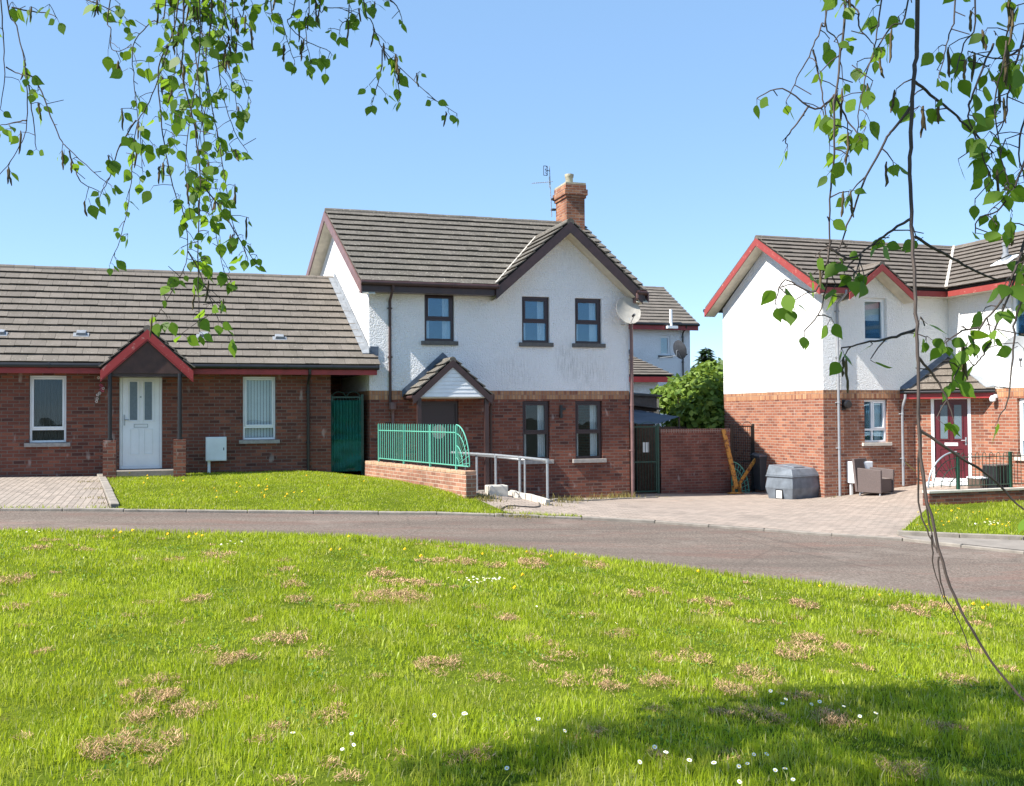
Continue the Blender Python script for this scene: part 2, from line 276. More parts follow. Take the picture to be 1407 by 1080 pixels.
# ------------------------------------------------------------------ mesh builder
class Fr:                                                     # a wall frame: u along, n outward, z up
    def __init__(s, o, ang=0.0):
        s.o = V(o); s.U = V((math.cos(ang), math.sin(ang), 0)); s.Nn = V((math.sin(ang), -math.cos(ang), 0))
    def p(s, u, n, z): q = s.o + s.U*u + s.Nn*n; return V((q.x, q.y, s.o.z+z))
WORLD = Fr((0, 0, 0)); WORLD.Nn = V((0, 1, 0))
class MB:
    def __init__(s): s.v = []; s.f = []; s.mi = []
    def add(s, vs, fs, mi=0):
        k = len(s.v); s.v += [tuple(p) for p in vs]; s.f += [tuple(i+k for i in f) for f in fs]; s.mi += [mi]*len(fs); return s
    def hexa(s, p, mi=0):                                     # 8 corners: bottom 0-3, top 4-7
        return s.add(p, [(0, 3, 2, 1), (4, 5, 6, 7), (0, 1, 5, 4), (1, 2, 6, 5), (2, 3, 7, 6), (3, 0, 4, 7)], mi)
    def box(s, x0, x1, y0, y1, z0, z1, mi=0, fr=WORLD):
        P = fr.p
        return s.hexa([P(x0, y0, z0), P(x1, y0, z0), P(x1, y1, z0), P(x0, y1, z0), P(x0, y0, z1), P(x1, y0, z1), P(x1, y1, z1), P(x0, y1, z1)], mi)
    def prism(s, pts, vec, mi=0):
        n = len(pts); pts = [V(p) for p in pts]; vec = V(vec)
        fs = [tuple(range(n)), tuple(range(2*n-1, n-1, -1))] + [((i+1) % n, i, i+n, (i+1) % n+n) for i in range(n)]
        return s.add(pts + [p+vec for p in pts], fs, mi)
    def quad(s, *p, mi=0): return s.add(p, [tuple(range(len(p)))], mi)
    def tube(s, pts, r, n=8, mi=0, caps=True):
        pts = [V(p) for p in pts]; rs = r if isinstance(r, (list, tuple)) else [r]*len(pts)
        vs = []; fs = []; ref = None
        for i, p in enumerate(pts):
            d = (pts[min(i+1, len(pts)-1)] - pts[max(i-1, 0)])
            d = d.normalized() if d.length > 1e-9 else V((0, 0, 1))
            if ref is None: ref = V((1, 0, 0)) if abs(d.x) < .8 else V((0, 1, 0))
            a = (ref - d*ref.dot(d)).normalized(); ref = a; b = d.cross(a)
            vs += [p + a*(rs[i]*math.cos(2*math.pi*k/n)) + b*(rs[i]*math.sin(2*math.pi*k/n)) for k in range(n)]
        for i in range(len(pts)-1):
            for k in range(n):
                k2 = (k+1) % n; fs.append((i*n+k, i*n+k2, (i+1)*n+k2, (i+1)*n+k))
        if caps: fs += [tuple(range(n-1, -1, -1)), tuple((len(pts)-1)*n+k for k in range(n))]
        return s.add(vs, fs, mi)
    def lathe(s, c, prof, n=20, mi=0, axis=(0, 0, 1)):        # prof: (radius, height) pairs
        ax = V(axis).normalized(); a = ax.orthogonal().normalized(); b = ax.cross(a); c = V(c)
        vs = []; fs = []
        for r, h in prof: vs += [c + ax*h + a*(r*math.cos(2*math.pi*k/n)) + b*(r*math.sin(2*math.pi*k/n)) for k in range(n)]
        for i in range(len(prof)-1):
            for k in range(n):
                k2 = (k+1) % n; fs.append((i*n+k, i*n+k2, (i+1)*n+k2, (i+1)*n+k))
        return s.add(vs, fs, mi)
    def bar(s, A, B, drop, t, mi=0):                          # a board hanging under the line A-B, thickness vector t
        A, B, t = V(A), V(B), V(t); d = V((0, 0, -drop)); return s.prism([A, B, B+d, A+d], t, mi)
    def build(s, name, mats, parent=None, smooth=False, bevel=0, fixn=True):
        if not isinstance(mats, (list, tuple)): mats = [mats]
        me = bpy.data.meshes.new(name)
        off = parent.matrix_world.translation if parent is not None else V((0, 0, 0))
        off = ORG.get(parent.name, V((0, 0, 0))) if parent is not None else V((0, 0, 0))
        me.from_pydata([(x-off.x, y-off.y, z-off.z) for x, y, z in s.v], [], s.f); me.update()
        if fixn:
            bm = bmesh.new(); bm.from_mesh(me); bmesh.ops.recalc_face_normals(bm, faces=bm.faces); bm.to_mesh(me); bm.free()
        for m in mats: me.materials.append(M[m] if isinstance(m, str) else m)
        me.polygons.foreach_set('material_index', s.mi)
        uv = me.uv_layers.new(name='UVMap'); ud = uv.data
        Z = V((0, 0, 1))
        for p in me.polygons:
            nn = p.normal
            if abs(nn.z) > .97: t, bt = V((1, 0, 0)), V((0, 1, 0))
            else:
                t = Z.cross(nn).normalized(); bt = nn.cross(t)
                if t.x+t.y < 0: t = -t
            for li in p.loop_indices:
                q = me.vertices[me.loops[li].vertex_index].co + off; ud[li].uv = (q.dot(t), q.dot(bt))
        if smooth:
            for p in me.polygons: p.use_smooth = True
        o = bpy.data.objects.new(name, me); COL.objects.link(o)
        ORG[o.name] = off
        if parent is not None: o.parent = parent
        if bevel:
            b = o.modifiers.new('Bevel', 'BEVEL'); b.width = bevel; b.segments = 2; b.limit_method = 'ANGLE'
        if smooth: 
            try: me.set_sharp_from_angle(angle=math.radians(40))
            except Exception: pass
        return o
ORG = {}
def thing(name, loc, label, cat, group=None):
    o = bpy.data.objects.new(name, None); COL.objects.link(o); o.location = loc; o.empty_display_size = .2
    ORG[o.name] = V(loc); o['label'] = label; o['category'] = cat
    if group: o['group'] = group
    return o
def tag(o, label, cat, group=None):
    o['label'] = label; o['category'] = cat
    if group: o['group'] = group
    return o
def recentre(o):                                              # put a one-mesh thing's origin at its base
    me = o.data; n = len(me.vertices); a = np.empty(n*3); me.vertices.foreach_get('co', a); a = a.reshape(-1, 3)
    c = np.array([a[:, 0].mean(), a[:, 1].mean(), a[:, 2].min()]); a -= c; me.vertices.foreach_set('co', a.ravel()); me.update(); o.location = c; return o
def wall(mb, fr, u0, u1, z0, z1, holes, t=.25, mi=0):         # a wall slab with openings: front, back, reveals
    us = sorted({u0, u1} | {h[0] for h in holes} | {h[1] for h in holes}); zs = sorted({z0, z1} | {h[2] for h in holes} | {h[3] for h in holes})
    for a, b in zip(us, us[1:]):
        for c, d in zip(zs, zs[1:]):
            if any(h[0]-1e-6 <= a and b <= h[1]+1e-6 and h[2]-1e-6 <= c and d <= h[3]+1e-6 for h in holes): continue
            for n in (0, -t): mb.quad(fr.p(a, n, c), fr.p(b, n, c), fr.p(b, n, d), fr.p(a, n, d), mi=mi)
    for h in holes + [(u0, u1, z0, z1)]:
        for (a, c), (b, d) in (((h[0], h[2]), (h[1], h[2])), ((h[1], h[2]), (h[1], h[3])), ((h[1], h[3]), (h[0], h[3])), ((h[0], h[3]), (h[0], h[2]))):
            mb.quad(fr.p(a, 0, c), fr.p(b, 0, d), fr.p(b, -t, d), fr.p(a, -t, c), mi=mi)
def rect_frame(mb, fr, u0, u1, z0, z1, w, n0, n1):
    mb.box(u0, u1, n0, n1, z0, z0+w, fr=fr); mb.box(u0, u1, n0, n1, z1-w, z1, fr=fr)
    mb.box(u0, u0+w, n0, n1, z0+w, z1-w, fr=fr); mb.box(u1-w, u1, n0, n1, z0+w, z1-w, fr=fr)
def window(parent, fr, u0, u1, z0, z1, mat, split=.5, w=.055, rec=.07, sill='sill', sash=True, dress=None, glass='glass', mull=None, sill_h=.085):
    g = .004; mb = MB(); u0 += g; u1 -= g; z0 += g; z1 -= g
    rect_frame(mb, fr, u0, u1, z0, z1, w, -rec-.07, -rec)
    panes = []
    if split:
        zt = z0+(z1-z0)*split; mb.box(u0+w, u1-w, -rec-.068, -rec-.002, zt-w*.5, zt+w*.5, fr=fr)
        cells = [(u0+w, u1-w, z0+w, zt-w*.5), (u0+w, u1-w, zt+w*.5, z1-w)]
    else: cells = [(u0+w, u1-w, z0+w, z1-w)]
    if mull:
        um = u0+(u1-u0)*mull; nc = []
        for a, b, c, d in cells:
            mb.box(um-w*.45, um+w*.45, -rec-.066, -rec-.004, c, d, fr=fr); nc += [(a, um-w*.45, c, d), (um+w*.45, b, c, d)]
        cells = nc
    if sash:
        a, b, c, d = cells[-1]; rect_frame(mb, fr, a+.001, b-.001, c+.001, d-.001, w*.7, -rec-.05, -rec+.012); cells[-1] = (a+w*.7, b-w*.7, c+w*.7, d-w*.7)
    wi = mb.build('window', mat, parent, bevel=.004)
    for a, b, c, d in cells:
        MB().box(a-.006, b+.006, -rec-.042, -rec-.034, c-.006, d+.006, fr=fr).build('pane', glass, wi)
    if sill:
        MB().box(u0-.09, u1+.09, -rec-.03, .06, z0-g-sill_h, z0-g-.002, fr=fr).build('sill', sill, wi, bevel=.006)
    if dress == 'curtains':
        for a, b in ((u0+.04, u0+.16), (u1-.24, u1-.05)):
            c = MB(); k = 8; pts = [(a+(b-a)*i/k, -rec-.16-.025*(i % 2)) for i in range(k+1)]
            for p, q in zip(pts, pts[1:]): c.quad(fr.p(p[0], p[1], z0+.03), fr.p(q[0], q[1], z0+.03), fr.p(q[0], q[1], z1-.03), fr.p(p[0], p[1], z1-.03))
            c.build('curtain', 'curtain', wi, fixn=False)
    if dress in ('blind', 'blindd'):
        c = MB(); n = 9
        for i in range(n):
            a = u0+.05+(u1-u0-.1)*i/n; c.box(a+.004, a+(u1-u0-.1)/n-.006, -rec-.105-.012*(i % 2), -rec-.101-.012*(i % 2), z0+.05, z1-.05, fr=fr)
        c.build('blind', dress, wi)
    if dress == 'roller':
        zm = z0+(z1-z0)*.5; MB().box(u0+.05, u1-.05, -rec-.16, -rec-.155, zm, z1-.04, fr=fr).build('blind', 'blind', wi)
    return wi
def tiles(mb, O, U, S, z0, tan, run, ulim, g=.308, tw=.3, pad=.0):
    O, U, S = V(O), V(U), V(S); nr = (V((0, 0, 1))-S*tan).normalized(); c = 1/math.sqrt(1+tan*tan)
    L = run/c; nrow = max(1, round(L/g)); g = L/nrow
    P = lambda u, d, h: O+U*u+S*(d*c)+V((0, 0, z0+tan*d*c))+nr*h
    for i in range(nrow):
        d0 = i*g; d1 = (i+1)*g + (.04 if i < nrow-1 else 0)
        a0, b0 = ulim(d0*c); a1, b1 = ulim(min(d1*c, run))
        lo, hi = min(a0, a1), max(b0, b1); k = math.floor(lo/tw)-1; off = (i % 2)*tw*.5
        while True:
            p, q = k*tw+off, (k+1)*tw+off; k += 1
            if p > hi: break
            if q < lo: continue
            p0, q0 = max(p, a0), min(q, b0); p1, q1 = max(p, a1), min(q, b1)
            if q0-p0 < .02 and q1-p1 < .02: continue
            if q0 < p0: p0 = q0 = min(max((p0+q0)/2, a0), b0)
            if q1 < p1: p1 = q1 = min(max((p1+q1)/2, a1), b1)
            j = random.uniform(-.004, .004); j2 = random.uniform(-.006, .006); e = .0025
            mb.hexa([P(p0+e, d0+.012+j2, .034+j), P(q0-e, d0+.012+j2, .034+j), P(q1-e, d1, 0), P(p1+e, d1, 0),
                     P(p0+e, d0+j2, .066+j), P(q0-e, d0+j2, .066+j), P(q1-e, d1, .018), P(p1+e, d1, .018)])
    a0, b0 = ulim(0); a1, b1 = ulim(run)
    mb.hexa([P(a0+.01, .03, -.08), P(b0-.01, .03, -.08), P(b1-.01, L, -.08), P(a1+.01, L, -.08), P(a0+.01, .03, -.004), P(b0-.01, .03, -.004), P(b1-.01, L, -.004), P(a1+.01, L, -.004)], 1)
    return P
def ridge(mb, A, B, r=.11):
    A, B = V(A), V(B); n = max(1, round((B-A).length/.45))
    for i in range(n):
        p, q = A.lerp(B, (i+.006)/n), A.lerp(B, (i+.994)/n); dz = V((0, 0, random.uniform(-.004, .004)-.035))
        mb.tube([p+dz, q+dz], [r, r*1.03], 12)
def pipe(pts, r=.034): return MB().tube(pts, r, 10)
# ================================================================== SETTING
def sheet(name, poly, mat, dz, step=.6, kind='structure', hfun=None):
    bm = bmesh.new(); f = bm.faces.new([bm.verts.new((x, y, 0)) for x, y in poly]); bmesh.ops.triangulate(bm, faces=[f])
    for _ in range(9):
        es = [e for e in bm.edges if e.calc_length() > step]
        if not es: break
        bmesh.ops.subdivide_edges(bm, edges=es, cuts=1); bmesh.ops.triangulate(bm, faces=[f for f in bm.faces if len(f.verts) > 3])
    co = np.array([v.co[:2] for v in bm.verts]); z = hz_np(co[:, 0], co[:, 1])+dz
    for v, q in zip(bm.verts, z): v.co.z = q
    bmesh.ops.recalc_face_normals(bm, faces=bm.faces)
    if sum(f.normal.z for f in bm.faces) < 0: bmesh.ops.reverse_faces(bm, faces=bm.faces)
    me = bpy.data.meshes.new(name); bm.to_mesh(me); bm.free(); me.materials.append(M[mat])
    o = bpy.data.objects.new(name, me); COL.objects.link(o); o['kind'] = kind; return o
def pxy(lst): return [(p.x, p.y) for p in (on_ground(*q) for q in lst)]
far_edge = [(-14, 17.6)] + pxy([(0,699),(170,700),(340,702),(520,704),(680,707),(800,711),(900,716),(1050,727),(1240,740),(1407,758)])
_l, _k = V(far_edge[-1]), V(far_edge[-2]); _d = (_l-_k).normalized(); far_edge.append(tuple(_l+_d*9))
near_edge = [(-14, 14.4)] + pxy([(0,731),(240,734),(480,739),(640,751),(800,766),(1000,791),(1200,813),(1407,839)])
_l, _k = V(near_edge[-1]), V(near_edge[-2]); _d = (_l-_k).normalized(); near_edge.append(tuple(_l+_d*9))
# one ground sheet to the horizon
def ground():
    xs = np.concatenate([[-900, -300, -90, -40], np.linspace(-20, 32, 53), [45, 90, 300, 900]]); ys = np.concatenate([[-300, -60, -20], np.linspace(-9, 36, 46), [60, 150, 400, 1200]])
    X, Y = np.meshgrid(xs, ys); Z = hz_np(X, Y)-.16
    nx, ny = len(xs), len(ys); v = np.stack([X, Y, Z], -1).reshape(-1, 3)
    f = [(j*nx+i, j*nx+i+1, (j+1)*nx+i+1, (j+1)*nx+i) for j in range(ny-1) for i in range(nx-1)]
    me = bpy.data.meshes.new('ground'); me.from_pydata(v.tolist(), [], f); me.materials.append(simple('dull_earth', (.1, .095, .07), 1, .3, .5, spec=0)); o = bpy.data.objects.new('ground', me); COL.objects.link(o); o['kind'] = 'structure'
ground()
sheet('road', far_edge + near_edge[::-1], 'road', -.04, .7)
sheet('lawn', near_edge + [(17, -5), (-14, -5)], 'soil', .0, .7)
FE = lambda i: far_edge[i]
def off_edge(a, b, d=.13):                                     # points of far_edge[a..b] moved d away from the road
    out = []
    for i in range(a, b+1):
        t = (V(far_edge[min(i+1, len(far_edge)-1)])-V(far_edge[max(i-1, 0)])).normalized(); out.append((far_edge[i][0]-t.y*d, far_edge[i][1]+t.x*d))
    return out
bay_r = on_ground(131, 655), on_ground(152, 696)
lawn_tip = on_ground(692, 700)
le = off_edge(0, len(far_edge)-1)
def on_line(pts, x):                                          # point of a polyline at a given x
    for p, q in zip(pts, pts[1:]):
        if p[0] <= x <= q[0]: t = (x-p[0])/(q[0]-p[0]); return (x, p[1]+(q[1]-p[1])*t)
    return pts[-1]
xb = bay_r[1].x
sheet('driveway', [(-14, 22.95)] + [le[0]] + [p for p in le[1:-1] if p[0] < xb-.05] + [on_line(le, xb), (bay_r[0].x, 22.95)], 'paverl', .0, .6)
lawn2 = [(bay_r[0].x+.14, 22.95), on_line(le, xb+.14)] + [p for p in le if xb+.2 < p[0] < lawn_tip.x-.1] + [on_line(le, lawn_tip.x), (5.0, 17.85), (4.1, 22.95)]
sheet('lawn', lawn2, 'soil', .0, .6)
rl0, rl1 = on_ground(1233, 735.5), on_ground(1407, 742.5)
rl_ext = V((rl1.x, rl1.y)) + (V((rl1.x, rl1.y))-V((rl0.x, rl0.y))).normalized()*6
WX, WY = 15.0, 17.35                                           # left end of the low front wall
pave = [on_line(le, lawn_tip.x)] + [p for p in le if lawn_tip.x+.1 < p[0] < rl0.x-.1] + [on_line(le, rl0.x), (rl0.x, rl0.y), (WX, WY), (18.95, WY+.2), (18.95, 21.15), (15.06, 21.15), (15.06, 24.45), (10.5, 24.45), (10.5, 22.95), (4.1, 22.95), (5.0, 17.85)]
sheet('driveway', pave, 'paver', .0, .6)
rlawn = [(rl0.x, rl0.y), (rl1.x, rl1.y), tuple(rl_ext), (21, 17.3), (WX, WY)]
sheet('lawn', rlawn, 'soil', .01, .6)
pv = [(rl0.x, rl0.y), on_line(le, rl0.x)] + [p for p in le if p[0] > rl0.x+.1] + [tuple(rl_ext+V((.1, 0))), (rl1.x, rl1.y)]
sheet('pavement', pv, 'concrete', .004, .6)
def strip(name, line, w, h0, h1, mat, cut=.9, bev=.012, gap=.006):
    mb = MB(); pts = [V(line[0])]
    for p, q in zip(line, line[1:]):
        p, q = V(p), V(q); n = max(1, round((q-p).length/cut)); pts += [p.lerp(q, (i+1)/n) for i in range(n)]
    for p, q in zip(pts, pts[1:]):
        t = (q-p).normalized(); nn = V((-t.y, t.x)); p2, q2 = p+t*gap, q-t*gap
        c = [p2, q2, q2+nn*w, p2+nn*w]; j = random.uniform(-.006, .006)
        mb.hexa([V((a.x, a.y, hz(a.x, a.y)+h0)) for a in c] + [V((a.x, a.y, hz(a.x, a.y)+h1+j)) for a in c])
    o = mb.build(name, mat, bevel=bev); o['kind'] = 'structure'; return o
strip('kerb', far_edge, .1, -.2, .006, 'kerb', gap=.003)
strip('kerb', [(rl0.x, rl0.y), (rl1.x, rl1.y), tuple(rl_ext)], .09, -.1, .075, 'kerb')
strip('kerb', [(bay_r[1].x, bay_r[1].y-.05), (bay_r[0].x, 22.9)], -.14, -.1, .05, 'kerb')
# ================================================================== BUILDINGS
FY = 22.91
FF = Fr((0, FY, 0))                                            # the street front of bungalow and white house
def door_panels(mb, fr, u0, u1, z0, z1, n, rects, d=.012):
    for a, b, c, e in rects: rect_frame(mb, fr, u0+(u1-u0)*a, u0+(u1-u0)*b, z0+(z1-z0)*c, z0+(z1-z0)*e, .018, n, n+d)
def gutter(parent, fr, u0, u1, n, z, mat, r=.055):
    mb = MB(); mb.tube([fr.p(u0, n, z), fr.p(u1, n, z)], r, 12)
    k = int((u1-u0)/.9)
    for i in range(k+1): u = u0+.05+(u1-u0-.1)*i/max(1, k); mb.tube([fr.p(u-.018, n, z), fr.p(u+.018, n, z)], r+.009, 12)
    return mb.build('gutter', mat, parent, smooth=True)
def downpipe(parent, fr, u, n, ztop, zbot, mat, r=.034, off=.22, name='downpipe'):
    mb = MB(); mb.tube([fr.p(u, n+off, ztop), fr.p(u, n+off, ztop-.09), fr.p(u, n+.02, ztop-.3), fr.p(u, n, ztop-.36), fr.p(u, n, zbot)], r, 10)
    z = ztop-.5
    while z > zbot+.2: mb.tube([fr.p(u, n, z-.025), fr.p(u, n, z+.025)], r+.008, 10); mb.box(u-.06, u+.06, -.0+.001, n, z-.012, z+.012, fr=fr); z -= 1.15
    return mb.build(name, mat, parent, smooth=True)
# ------------------------------------------------------------------ bungalow
def bungalow():
    B = thing('bungalow', (-3, FY, 1.1), 'low red brick bungalow with white front door, red fascia and long grey tiled roof', 'house')
    u0, u1 = -10.5, 3.02
    W1 = (-3.3, -2.58, 1.87, 3.3); W2 = (1.06, 1.78, 1.87, 3.3); D = (-1.53, -.65, 1.27, 3.33)
    W0 = (-7.4, -6.0, 1.87, 3.3)
    mb = MB(); wall(mb, FF, u0, u1, .7, 3.36, [W0, W1, W2, D])
    mb.box(u1-.25, u1, FY+.251, 29, .7, 3.36); mb.box(u0, u0+.25, FY+.251, 29.2, .7, 3.36); mb.box(u0+.25, u1-.25, 29, 29.25, .7, 3.36)
    mb.prism([(u0+.003, FY+.1, 3.362), (u0+.003, 29.2, 3.362), (u0+.003, 26, 5.75)], (.24, 0, 0))
    mb.box(u1+.002, 3.79, 25.4, 25.6, .7, 3.6)                 # back wall added to keep the side passage dark
    mb.build('wall', 'brick', B)
    MB().box(u0+.3, u1-.3, 24.6, 24.7, .9, 3.3).box(u0+.3, u1-.3, FY+.3, 28.9, .95, 1.0).build('inner_wall', 'inner', B)
    window(B, FF, *W0, 'white', .22, sill='sill', dress='blindd')
    window(B, FF, *W1, 'white', .2, w=.045, sill='sill', dress='blindd', glass='glassd')
    window(B, FF, *W2, 'white', .2, w=.045, sill='sill', dress='blind', glass='glassd')
    gx = lambda Y: 3.92-.125*(Y-FY)
    mb = MB()
    ul = lambda s: (-10.75, 4.1 if 22.5+s < 22.86 else gx(22.5+s)-.012)
    tan, run, z0 = .706, 3.5, 3.53
    P = tiles(mb, (0, 22.5, 0), (1, 0, 0), (0, 1, 0), z0, tan, run, ul)
    mb.hexa([V((-10.75, 26, 5.93)), V((gx(26), 26, 5.93)), V((gx(29.5), 29.5, 3.45)), V((-10.75, 29.5, 3.45)), V((-10.75, 26, 6.0)), V((gx(26), 26, 6.0)), V((gx(29.5), 29.5, 3.55)), V((-10.75, 29.5, 3.55))])
    ridge(mb, (-10.75, 26, 6.0), (gx(26)-.03, 26, 6.0), .1)
    rf = mb.build('roof', ['tile', 'deck'], B)
    for px, py in [(0, 456), (112, 457), (280, 460), (384, 463)]:   # small roof vents
        d = ray(px, py); t = None
        for k in range(400):
            q = EYE+d*(.012+.00002*k)
            if q.z < z0+tan*(q.y-22.5)+.06: t = q; break
        if t is None: continue
        u, s = t.x, (t.y-22.5); c = 1/math.sqrt(1+tan*tan); d_ = s/c
        v = MB(); v.hexa([P(u-.11, d_-.1, .03), P(u+.11, d_-.1, .03), P(u+.11, d_+.16, .03), P(u-.11, d_+.16, .03), P(u-.09, d_-.08, .115), P(u+.09, d_-.08, .115), P(u+.1, d_+.15, .05), P(u-.1, d_+.15, .05)])
        v.hexa([P(u-.16, d_-.14, .045), P(u+.16, d_-.14, .045), P(u+.16, d_+.02, .03), P(u-.16, d_+.02, .03), P(u-.16, d_-.14, .055), P(u+.16, d_-.14, .055), P(u+.16, d_+.02, .058), P(u-.16, d_+.02, .058)])
        v.build('roof_vent', 'lead', rf, bevel=.012)
    # lead flashing along the neighbour's gable
    mb = MB(); pr = [P(gx(22.5+s)-.012, s/.817, .055) for s in np.linspace(.38, 3.48, 12)]
    for a, b in zip(pr, pr[1:]):
        mb.hexa([a+V((-.16, 0, 0)), a, b, b+V((-.16, 0, 0)), a+V((-.16, 0, .012)), a+V((.0, 0, .012)), b+V((.0, 0, .012)), b+V((-.16, 0, .012))])
        mb.hexa([a+V((-.012, 0, 0)), a+V((.0, 0, 0)), b+V((.0, 0, 0)), b+V((-.012, 0, 0)), a+V((-.012, 0, .13)), a+V((0, 0, .13)), b+V((0, 0, .13)), b+V((-.012, 0, .13))])
    mb.build('flashing', 'lead', rf)
    MB().box(3.935, 4.13, FY-.03, FY-.004, 3.8, 4.02).build('flashing', 'leadb', rf)
    # fascia, soffit and gutter, cut where the porch passes
    for a, b in ((-10.7, -1.88), (-.13, 4.03)):
        MB().box(a, b, .365, .39, 3.33, 3.5, fr=FF).build('fascia', 'redf', B)
        gutter(B, FF, a, b+.04, .43, 3.5, 'black')
    MB().box(-10.7, -1.6, .002, .364, 3.362, 3.375, fr=FF).box(-.4, 4.03, .002, .364, 3.362, 3.375, fr=FF).box(3.03, 3.79, -2.4, .0, 3.362, 3.375, fr=FF).build('soffit', 'brown', B)  # third box is a ceiling added to keep the side passage dark
    downpipe(B, FF, 2.5, .06, 3.45, 1.08, 'black', off=.36)
    # white front door
    u0, u1, z0, z1 = D
    mb = MB(); rect_frame(mb, FF, u0+.003, u1-.003, z0+.003, z1-.003, .055, -.12, -.04); fr_ = mb.build('door_frame', 'white', B, bevel=.004)
    a, b, c, d = u0+.062, u1-.062, z0+.06, z1-.062
    mb = MB(); mb.box(a, b, -.1, -.055, c, d, fr=FF); L = lambda q: a+(b-a)*q; H = lambda q: c+(d-c)*q
    door_panels(mb, FF, a, b, c, d, -.0545, [(.2, .45, .13, .42), (.57, .82, .13, .42)]); door_panels(mb, FF, a, b, c, d, -.0545, [(.14, .46, .5, .965), (.54, .86, .5, .965)], .016)
    dr = mb.build('door', 'white', B, bevel=.003)
    for q in (.2, .6): MB().box(L(q), L(q+.2), -.0535, -.049, H(.52), H(.95), fr=FF).build('glazing', 'frost', dr)
    mb = MB(); mb.box(L(.035), L(.075), -.0535, -.045, H(.46), H(.58), fr=FF); mb.tube([FF.p(L(.055), -.046, H(.525)), FF.p(L(.055), -.0, H(.525)), FF.p(L(.18), -.0, H(.525))], .011, 8); mb.build('handle', 'galv', dr, smooth=True)
    mb = MB(); rect_frame(mb, FF, L(.31), L(.69), H(.435), H(.475), .012, -.0535, -.046); mb.build('letterbox', 'galv', dr)
    MB().box(L(.475), L(.515), -.0535, -.046, H(.77), H(.79), fr=FF).build('door_viewer', 'galv', dr)
    MB().box(u0-.12, u1+.3, -.02, .55, .95, 1.262, fr=FF).build('doorstep', 'concrete', B, bevel=.01)
    # gabled porch
    py = 22.05; ax, az = -.92, 4.29; xl, xr, ze = -1.84, .0, 3.42; tp = (az-ze)/(ax-xl)
    mb = MB()
    for s in (-1, 1):
        ul = lambda q: (0, 3.0); O = (ax+s*(ax-xl), py, 0); lim = (lambda q: (.0, .62+q*.9+.35))
        tiles(mb, O, (0, 1, 0), (-s, 0, 0), ze, tp, ax-xl, lim, .24)
    ridge(mb, (ax, py-.0, az), (ax, 23.75, az), .085)
    pc = mb.build('porch_roof', ['tile', 'deck'], B)
    fy = py+.02
    for s in (-1, 1):
        A = V((ax, fy, az-.045)); Bq = V((ax+s*(ax-xl-.0), fy, ze-.045))
        MB().bar(A, Bq, .2, (0, -.03, 0)).build('barge_board', 'red', B)
        MB().bar(A+V((0, 0, -.205)), Bq+V((0, 0, -.205)), .035, (0, -.018, 0)).build('barge_trim', 'red', B)
    MB().prism([(ax, fy+.03, az-.2), (xl+.12, fy+.03, ze-.1), (ax*2-xl-.12, fy+.03, ze-.1)], (0, .04, 0)).build('gable_panel', 'umber', B)
    MB().box(xl+.13, 2*ax-xl-.13, fy+.072, FY-.005, ze-.16, ze-.1).build('porch_ceiling', 'brown', B)
    for x in (-1.655, -.275):
        MB().box(x-.125, x+.125, py-.08, py+.17, .85, 1.92).build('pier', 'brick', B)
        mb = MB(); mb.tube([(x, py+.05, 1.92), (x, py+.05, ze-.1)], .042, 14); mb.tube([(x, py+.05, 1.921), (x, py+.05, 1.96)], .06, 14); mb.build('post', paintblack, B, smooth=True)
    return B
paintblack = paint_peel('flaking_black_paint', (.012, .012, .014), (.3, .32, .35), .63, .4)
bungalow()
